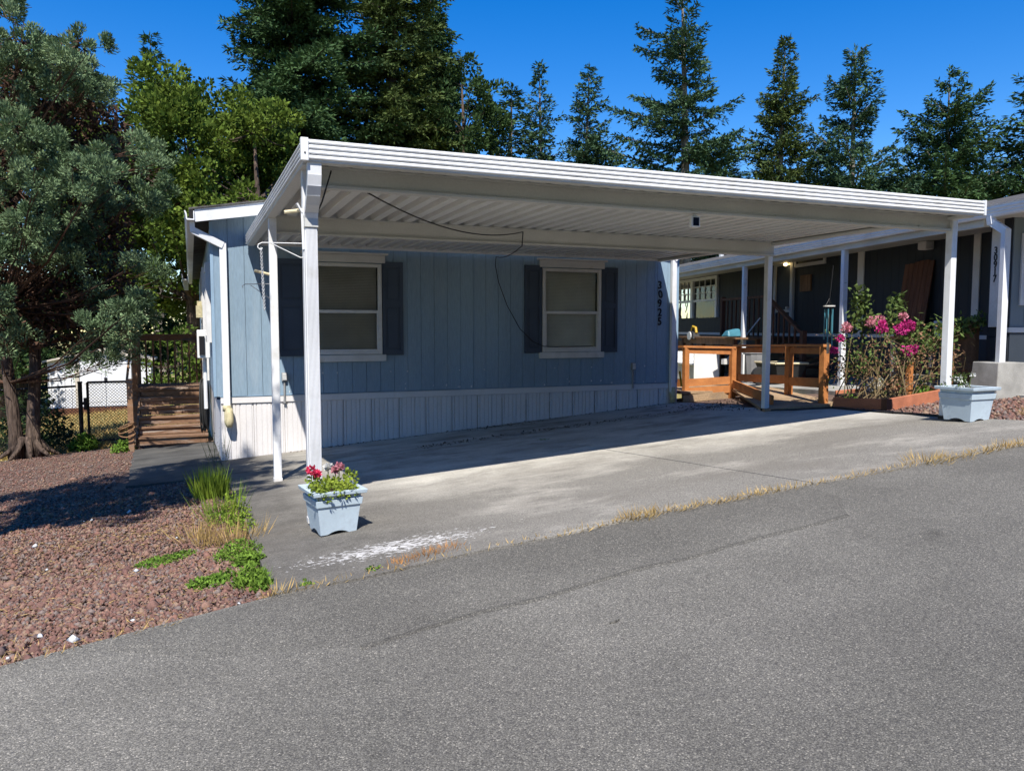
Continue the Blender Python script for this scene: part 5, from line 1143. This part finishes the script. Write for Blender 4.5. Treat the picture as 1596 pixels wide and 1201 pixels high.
for i in range(15000):
    u_ = r9.uniform(-60, 205); v_ = r9.uniform(60, 540)
    if u_ > 60 + .55 * (v_ - 60) + 60 or (v_ > 480 and u_ > 170): continue
    if u_ < -20 and r9.random() < .6: continue
    tw_p.append(px3(u_, v_, 16.5 + r9.normal() * .35))
tw_p = np.array(tw_p); n = len(tw_p)
P('dead_twigs', cards('dead_twigs', tw_p, rdir(n), rdir(n), rng.uniform(.1, .22, n), rng.uniform(.03, .07, n)), 'dead_twig', ced, fix=False, kind='stuff')
P('second_trunk', MB().tube([(tb.x + .12, tb.y - .05, tb.z - .15), (tb.x + .08, tb.y - .05, tb.z + .25), (tb.x + .10, tb.y, tb.z + .8), (tb.x + .16, tb.y, tb.z + 1.5), (tb.x + .18, tb.y, tb.z + 2.6), (tb.x + .35, tb.y, tb.z + 4.6), (tb.x + .4, tb.y, tb.z + 7)], [.18, .125, .11, .10, .09, .07, .03], 12), 'bark', ced, smooth=True)
for i in range(9):     # root flare
    a = i * .7; P('root', MB().tube([(tb.x + .1 * math.cos(a), tb.y - .03 + .1 * math.sin(a), tb.z + .30), (tb.x + .30 * math.cos(a), tb.y + .27 * math.sin(a), tb.z + .06), (tb.x + .58 * math.cos(a), tb.y + .5 * math.sin(a), tb.z - .12)], [.06, .05, .015], 7), 'bark', ced, smooth=True)
# a second tree of the same kind stands beside the camera and shades the gravel
r8 = np.random.default_rng(9); cl = []
for i in range(95):
    d = r8.normal(size=3); d /= np.linalg.norm(d); q = np.array([-2.3, 4.9, 4.5]) + d * r8.uniform(.25, 1) * np.array([1.8, 2.0, 1.3]); cl.append((*q, r8.uniform(.3, .5)))
clump_tree('cedar_tree', 'blue-green tree beside the road shading the red gravel', (-2.7, 4.6, G(-2.7, 4.6)), cl, 'cedar_leaf', 'bark', 2600, .10, .040,
    [(-2.7, 4.6, -1.8), (-2.7, 4.6, 0), (-2.65, 4.6, 2.5), (-2.62, 4.55, 5)], [.15, .12, .09, .04], tuft=(30, .13), upb=.45)

# ------------------------------------------------------------------ gravel, weeds, grass, leaves
IV = np.array([(1, 0, 0), (0, 1, 0), (-1, 0, 0), (0, -1, 0), (.1, .1, 1), (.1, -.1, -1)], float); IF = np.array([(0, 1, 4), (1, 2, 4), (2, 3, 4), (3, 0, 4), (1, 0, 5), (2, 1, 5), (3, 2, 5), (0, 3, 5)])
def pebbles(name, pts, size, squash=.7):
    n = len(pts); k, f = len(IV), len(IF)
    a = rng.uniform(0, 6.283, n); ca, sa = np.cos(a)[:, None], np.sin(a)[:, None]
    V = IV[None] * rng.uniform(.65, 1.3, (n, k, 1)) * (size * 1.15 * rng.lognormal(0, .38, n))[:, None, None] * rng.uniform(.7, 1.3, (n, 1, 3)) * np.array([1, 1, squash])
    V = np.stack([V[..., 0] * ca - V[..., 1] * sa, V[..., 0] * sa + V[..., 1] * ca, V[..., 2] + V[..., 0] * .3], -1) + np.array(pts)[:, None, :]
    F = IF[None] + (np.arange(n) * k)[:, None, None]
    me = bpy.data.meshes.new(name); me.vertices.add(n * k); me.vertices.foreach_set('co', V.astype(np.float32).ravel())
    me.loops.add(n * f * 3); me.loops.foreach_set('vertex_index', F.astype(np.int32).ravel()); me.polygons.add(n * f)
    me.polygons.foreach_set('loop_start', np.arange(0, n * f * 3, 3, dtype=np.int32)); me.polygons.foreach_set('loop_total', np.full(n * f, 3, dtype=np.int32)); me.update(calc_edges=True); return me
pts = []
for (x0, x1, y0, y1, dn) in ((-1.9, .33, 3.2, 5.4, 5200), (-2.3, .33, 5.4, 9.6, 2000), (-4.2, -.75, 9.6, 16.4, 500)):
    n = int((x1 - x0) * (y1 - y0) * dn)
    for x, y in zip(rng.uniform(x0, x1, n), rng.uniform(y0, y1, n)):
        if y > road_edge(x) - .05 + .05 * math.sin(x * 9) + rng.normal() * .02 and not (y > 9.4 and x > -.85): pts.append((x, y, G(x, y) - .038 + rng.random() * .012))
st_ = tag(P('lava_gravel', pebbles('lava_gravel', pts, .0092), 'lava_rock', fix=False), 'red-brown lava rock gravel left of the driveway', 'gravel'); st_['kind'] = 'stuff'
pts = [(x, y, G(x, y) - .026 + rng.random() * .01) for x, y in zip(rng.uniform(7.3, 9.4, 5200), rng.uniform(4.3, 8.2, 5200)) if (x > 7.38 + .25 * max(0, y - 6.2)) and not (7.75 < x < 9 and 6.9 < y < 8.2)]
st_ = tag(P('mulch', pebbles('mulch', pts, .017), 'lava_rock', fix=False), 'red-brown mulch round the right planter and rose bed', 'mulch'); st_['kind'] = 'stuff'
pts = [(x, y, G(x, y) - .02) for x, y in zip(rng.uniform(-1.8, .3, 26), rng.uniform(3.6, 8, 26)) if y > road_edge(x) + .05]
st_ = tag(P('pale_stones', pebbles('pale_stones', pts, .013), 'chip', fix=False), 'scattered pale stones among the red gravel', 'stones'); st_['kind'] = 'stuff'

def blades(foot, n, spread, hgt, lean=.5, w=.008, dz=-.05):
    fx, fy = foot; a = rng.uniform(0, 6.283, n); r_ = spread * rng.random(n) ** .7
    x = fx + r_ * np.cos(a); y = fy + r_ * np.sin(a); z = np.array([G(p, q) for p, q in zip(x, y)]) + dz
    pos = np.stack([x, y, z], 1); d = np.stack([np.cos(a) * lean * rng.random(n), np.sin(a) * lean * rng.random(n), np.ones(n)], 1) + rng.normal(size=(n, 3)) * .12
    return pos, d, rdir(n), rng.uniform(.55, 1.15, n) * hgt, rng.uniform(.7, 1.3, n) * w
def leafy(foot, n, spread, hgt, ln=.022, wd=.013):
    n = int(n * 1.5)
    fx, fy = foot; a = rng.uniform(0, 6.283, n); r_ = spread * rng.random(n) ** .6; x = fx + r_ * np.cos(a); y = fy + r_ * np.sin(a)
    z = np.array([G(p, q) for p, q in zip(x, y)]) - .03 + hgt * rng.random(n) * (1 - (r_ / spread) ** 2 * .7)
    return np.stack([x, y, z], 1), rdir(n) + np.array([0, 0, .35]), rdir(n) + np.array([0, 0, .8]), rng.uniform(.7, 1.3, n) * ln, rng.uniform(.7, 1.3, n) * wd
def plant(name, label, parts, m, cat='plant', group=None): return tag(P(name, merge(name, parts), m, fix=False), label, cat, group)
plant('grass_tuft', 'tall bright green grass tuft at the corner of the walkway', [blades((.12, 7.75), 300, .13, .34, .45, .009), blades((.20, 7.72), 130, .07, .26, .5, .009)], 'grass_green', 'grass')
plant('weed', 'leafy yellow-green weed halfway along the driveway edge', [leafy((.24, 6.25), 420, .17, .26), blades((.2, 6.3), 120, .15, .34, .5, .006), leafy((.30, 5.8), 260, .12, .14)], 'grass_green')
plant('weed', 'dense low green weed beside the driveway edge', [leafy((.24, 4.98), 800, .15, .12, .018, .011), leafy((.29, 4.74), 380, .09, .08, .026, .015)], 'weed')
plant('weed', 'green weed at the driveway corner nearest the road', [leafy((.26, 4.28), 420, .09, .10, .03, .014), leafy((.31, 4.12), 200, .06, .06, .026, .013), blades((.26, 4.2), 50, .08, .15, .8, .006)], 'weed')
plant('weed', 'flat patch of bright green ground cover on the red gravel', [leafy((-.22, 5.22), 520, .14, .03, .017, .011), leafy((-.09, 5.32), 260, .09, .025, .017, .011)], 'weed')
plant('weed', 'small creeping weed between the ground cover and the driveway', [leafy((.05, 4.45), 260, .12, .03, .022, .014), leafy((.0, 4.42), 90, .06, .05, .022, .014), leafy((.13, 4.5), 140, .08, .05, .022, .014)], 'weed')
plant('dry_tuft', 'pale dry grass tuft sprawling on the red gravel', [blades((-.02, 5.75), 90, .12, .20, 1.6, .004), blades((.05, 5.5), 60, .05, .22, .6, .005)], 'dry_grass', 'grass')
plant('dry_tuft', 'straw-coloured stems around the driveway weeds', [blades((.25, 5.45), 200, .18, .20, .8, .004)], 'dry_grass', 'grass')
plant('tall_weed', 'thin dark weed stems at the front left corner of the skirting', [blades((.30, 10.6), 26, .14, .6, .5, .006), leafy((.28, 10.7), 70, .16, .5, .022, .009)], 'rose_leaf')
plant('fence_weed', 'leafy weeds at the foot of the fence post', [leafy((-2.0, 17.0), 600, .25, .30, .07, .04)], 'weed')
plant('fence_weed', 'leafy weed at the foot of the lowest step post', [leafy((-1.15, 15.2), 420, .2, .22, .05, .03)], 'weed')
plant('fence_shrub', 'young leafy shrub growing behind the chain-link fence', [leafy((-3.1, 18.6), 900, .75, 1.25, .10, .06)], 'bush_leaf', 'shrub')
plant('bed_weed', 'green weeds at the foot of the rose stake', [leafy((8.85, 7.25), 220, .13, .20, .06, .025), leafy((7.95, 7.6), 180, .15, .16, .05, .025)], 'weed')
plant('dry_tuft', 'orange-brown dead grass clump on the driveway edge by the white paint', [tuple(np.concatenate(q) for q in zip(*[blades((.98 + .075 * i, 4.0 + .028 * i), 90, .045, .10, 1.6, .005) for i in range(6)]))], 'orange_grass', 'grass')
plant('dry_tuft', 'straw grass tuft on the road edge in front of the carport', [blades((2.55, 4.06), 90, .08, .13, 1.2, .0035)], 'dry_grass', 'grass')
plant('dry_tuft', 'larger straw grass clump on the road edge near the right planter', [blades((5.05, 4.08), 150, .14, .14, 1.3, .004), blades((5.3, 4.06), 120, .14, .10, 1.3, .004)], 'dry_grass', 'grass')
plant('dry_tuft', 'yellowed grass clump right of the right planter', [blades((8.0, 5.0), 420, .3, .14, .9, .006)], 'dry_grass', 'grass')
plant('joint_weed', 'small green weed growing in the driveway joint', [leafy((3.93, 8.45), 150, .10, .035, .022, .014)], 'weed')
plant('corner_weed', 'tiny green weed on the road edge left of the white paint', [leafy((.50, 3.95), 90, .05, .05, .02, .012)], 'weed')
plant('corner_weed', 'tiny green weed at the end of the orange-brown dead grass', [leafy((.86, 4.0), 90, .05, .05, .02, .012)], 'weed')
# dry grass along the road edge
parts = []
for x in np.arange(-2.2, 7.2, .035):
    if -.1 < x < .3: continue
    k = .35 + .65 * max(0, math.sin(x * 2.3 + 1) * .6 + math.sin(x * 5.7) * .4)
    if x < .35: k *= .7
    if .4 < x < 2.0: k *= .5
    parts.append(blades((x, road_edge(x) + .0 + rng.normal() * .012), max(2, int(16 * k)), .035, .04 + .05 * k, 1.8, .0045, -.012))
o = plant('edge_grass', 'straw-dry grass along the edge between road and driveway', parts, 'dry_grass', 'grass'); o['kind'] = 'stuff'
n = 5200; x = rng.uniform(-1.9, .33, n); y = 3.4 + 5.5 * rng.random(n) ** 1.3; k = y > np.array([road_edge(a) for a in x]) - .02; x, y = x[k], y[k]
x = np.concatenate([x, np.repeat(rng.uniform(-1.8, .3, 14), 60) + rng.normal(size=840) * .12]); y = np.concatenate([y, np.repeat(rng.uniform(4.2, 7, 14), 60) + rng.normal(size=840) * .09]); n = len(x)
o = tag(P('straw_litter', cards('straw_litter', np.stack([x, y, np.array([G(a, b) for a, b in zip(x, y)]) - .022], 1), rdir(n) * np.array([1, 1, .25]), rdir(n) + np.array([0, 0, 1]), rng.uniform(.02, .06, n), np.full(n, .003)), 'dry_grass', fix=False), 'thin straw litter scattered over the red gravel', 'straw'); o['kind'] = 'stuff'
# lawn behind the fence
n = 16000; x = rng.uniform(-7.5, .2, n); y = 17.2 + 19 * rng.random(n) ** 1.5; z = np.array([G(a, b) for a, b in zip(x, y)]) - .10
o = tag(P('lawn_grass', cards('lawn_grass', np.stack([x, y, z], 1), np.stack([rng.normal(size=n) * .5, rng.normal(size=n) * .5, np.ones(n)], 1), rdir(n), rng.uniform(.08, .2, n), np.full(n, .018)), 'dry_grass', fix=False), 'yellowing lawn grass behind the chain-link fence', 'grass'); o['kind'] = 'stuff'
# dead leaves gathered along the slab joint, the wall foot and the ramp
n = 900; x = rng.uniform(2.6, 7.6, n); y = 9.42 + rng.normal(size=n) * .08 + (x - 4) * .04; k = rng.random(n) < .35
x = np.where(k, rng.uniform(1.2, 7.5, n), x); y = np.where(k, 10.93 - np.abs(rng.normal(size=n)) * .05, y)
m2 = 900; x = np.concatenate([x, rng.uniform(6.9, 8.2, m2)]); y = np.concatenate([y, 9.5 + rng.normal(size=m2) * .55]); n += m2
m3 = 160; x = np.concatenate([x, 4.3 + rng.normal(size=m3) * .3]); y = np.concatenate([y, 10.75 + rng.normal(size=m3) * .08]); n += m3
z = np.array([G(a, b) for a, b in zip(x, y)]) + .006
o = tag(P('dead_leaves', cards('dead_leaves', np.stack([x, y, z], 1), rdir(n) * np.array([1, 1, .25]), np.array([0, 0, 1]) + rdir(n) * .3, rng.uniform(.02, .05, n), rng.uniform(.012, .03, n)), mat('leaf_litter', (.075, .05, .035), .9, .2, 8, island=.5), fix=False), 'dead brown leaves drifted along the wall and the ramp foot', 'leaves'); o['kind'] = 'stuff'
tag(P('leaf_scrap', MB().prism([(1.632, 2.832), (1.65, 2.836), (1.664, 2.845), (1.69, 2.846), (1.675, 2.838), (1.66, 2.829)], lambda x, y: G(x, y) - .012, lambda x, y: G(x, y) - .005), 'asphalt_seam'), 'small dark scrap lying on the road', 'scrap')
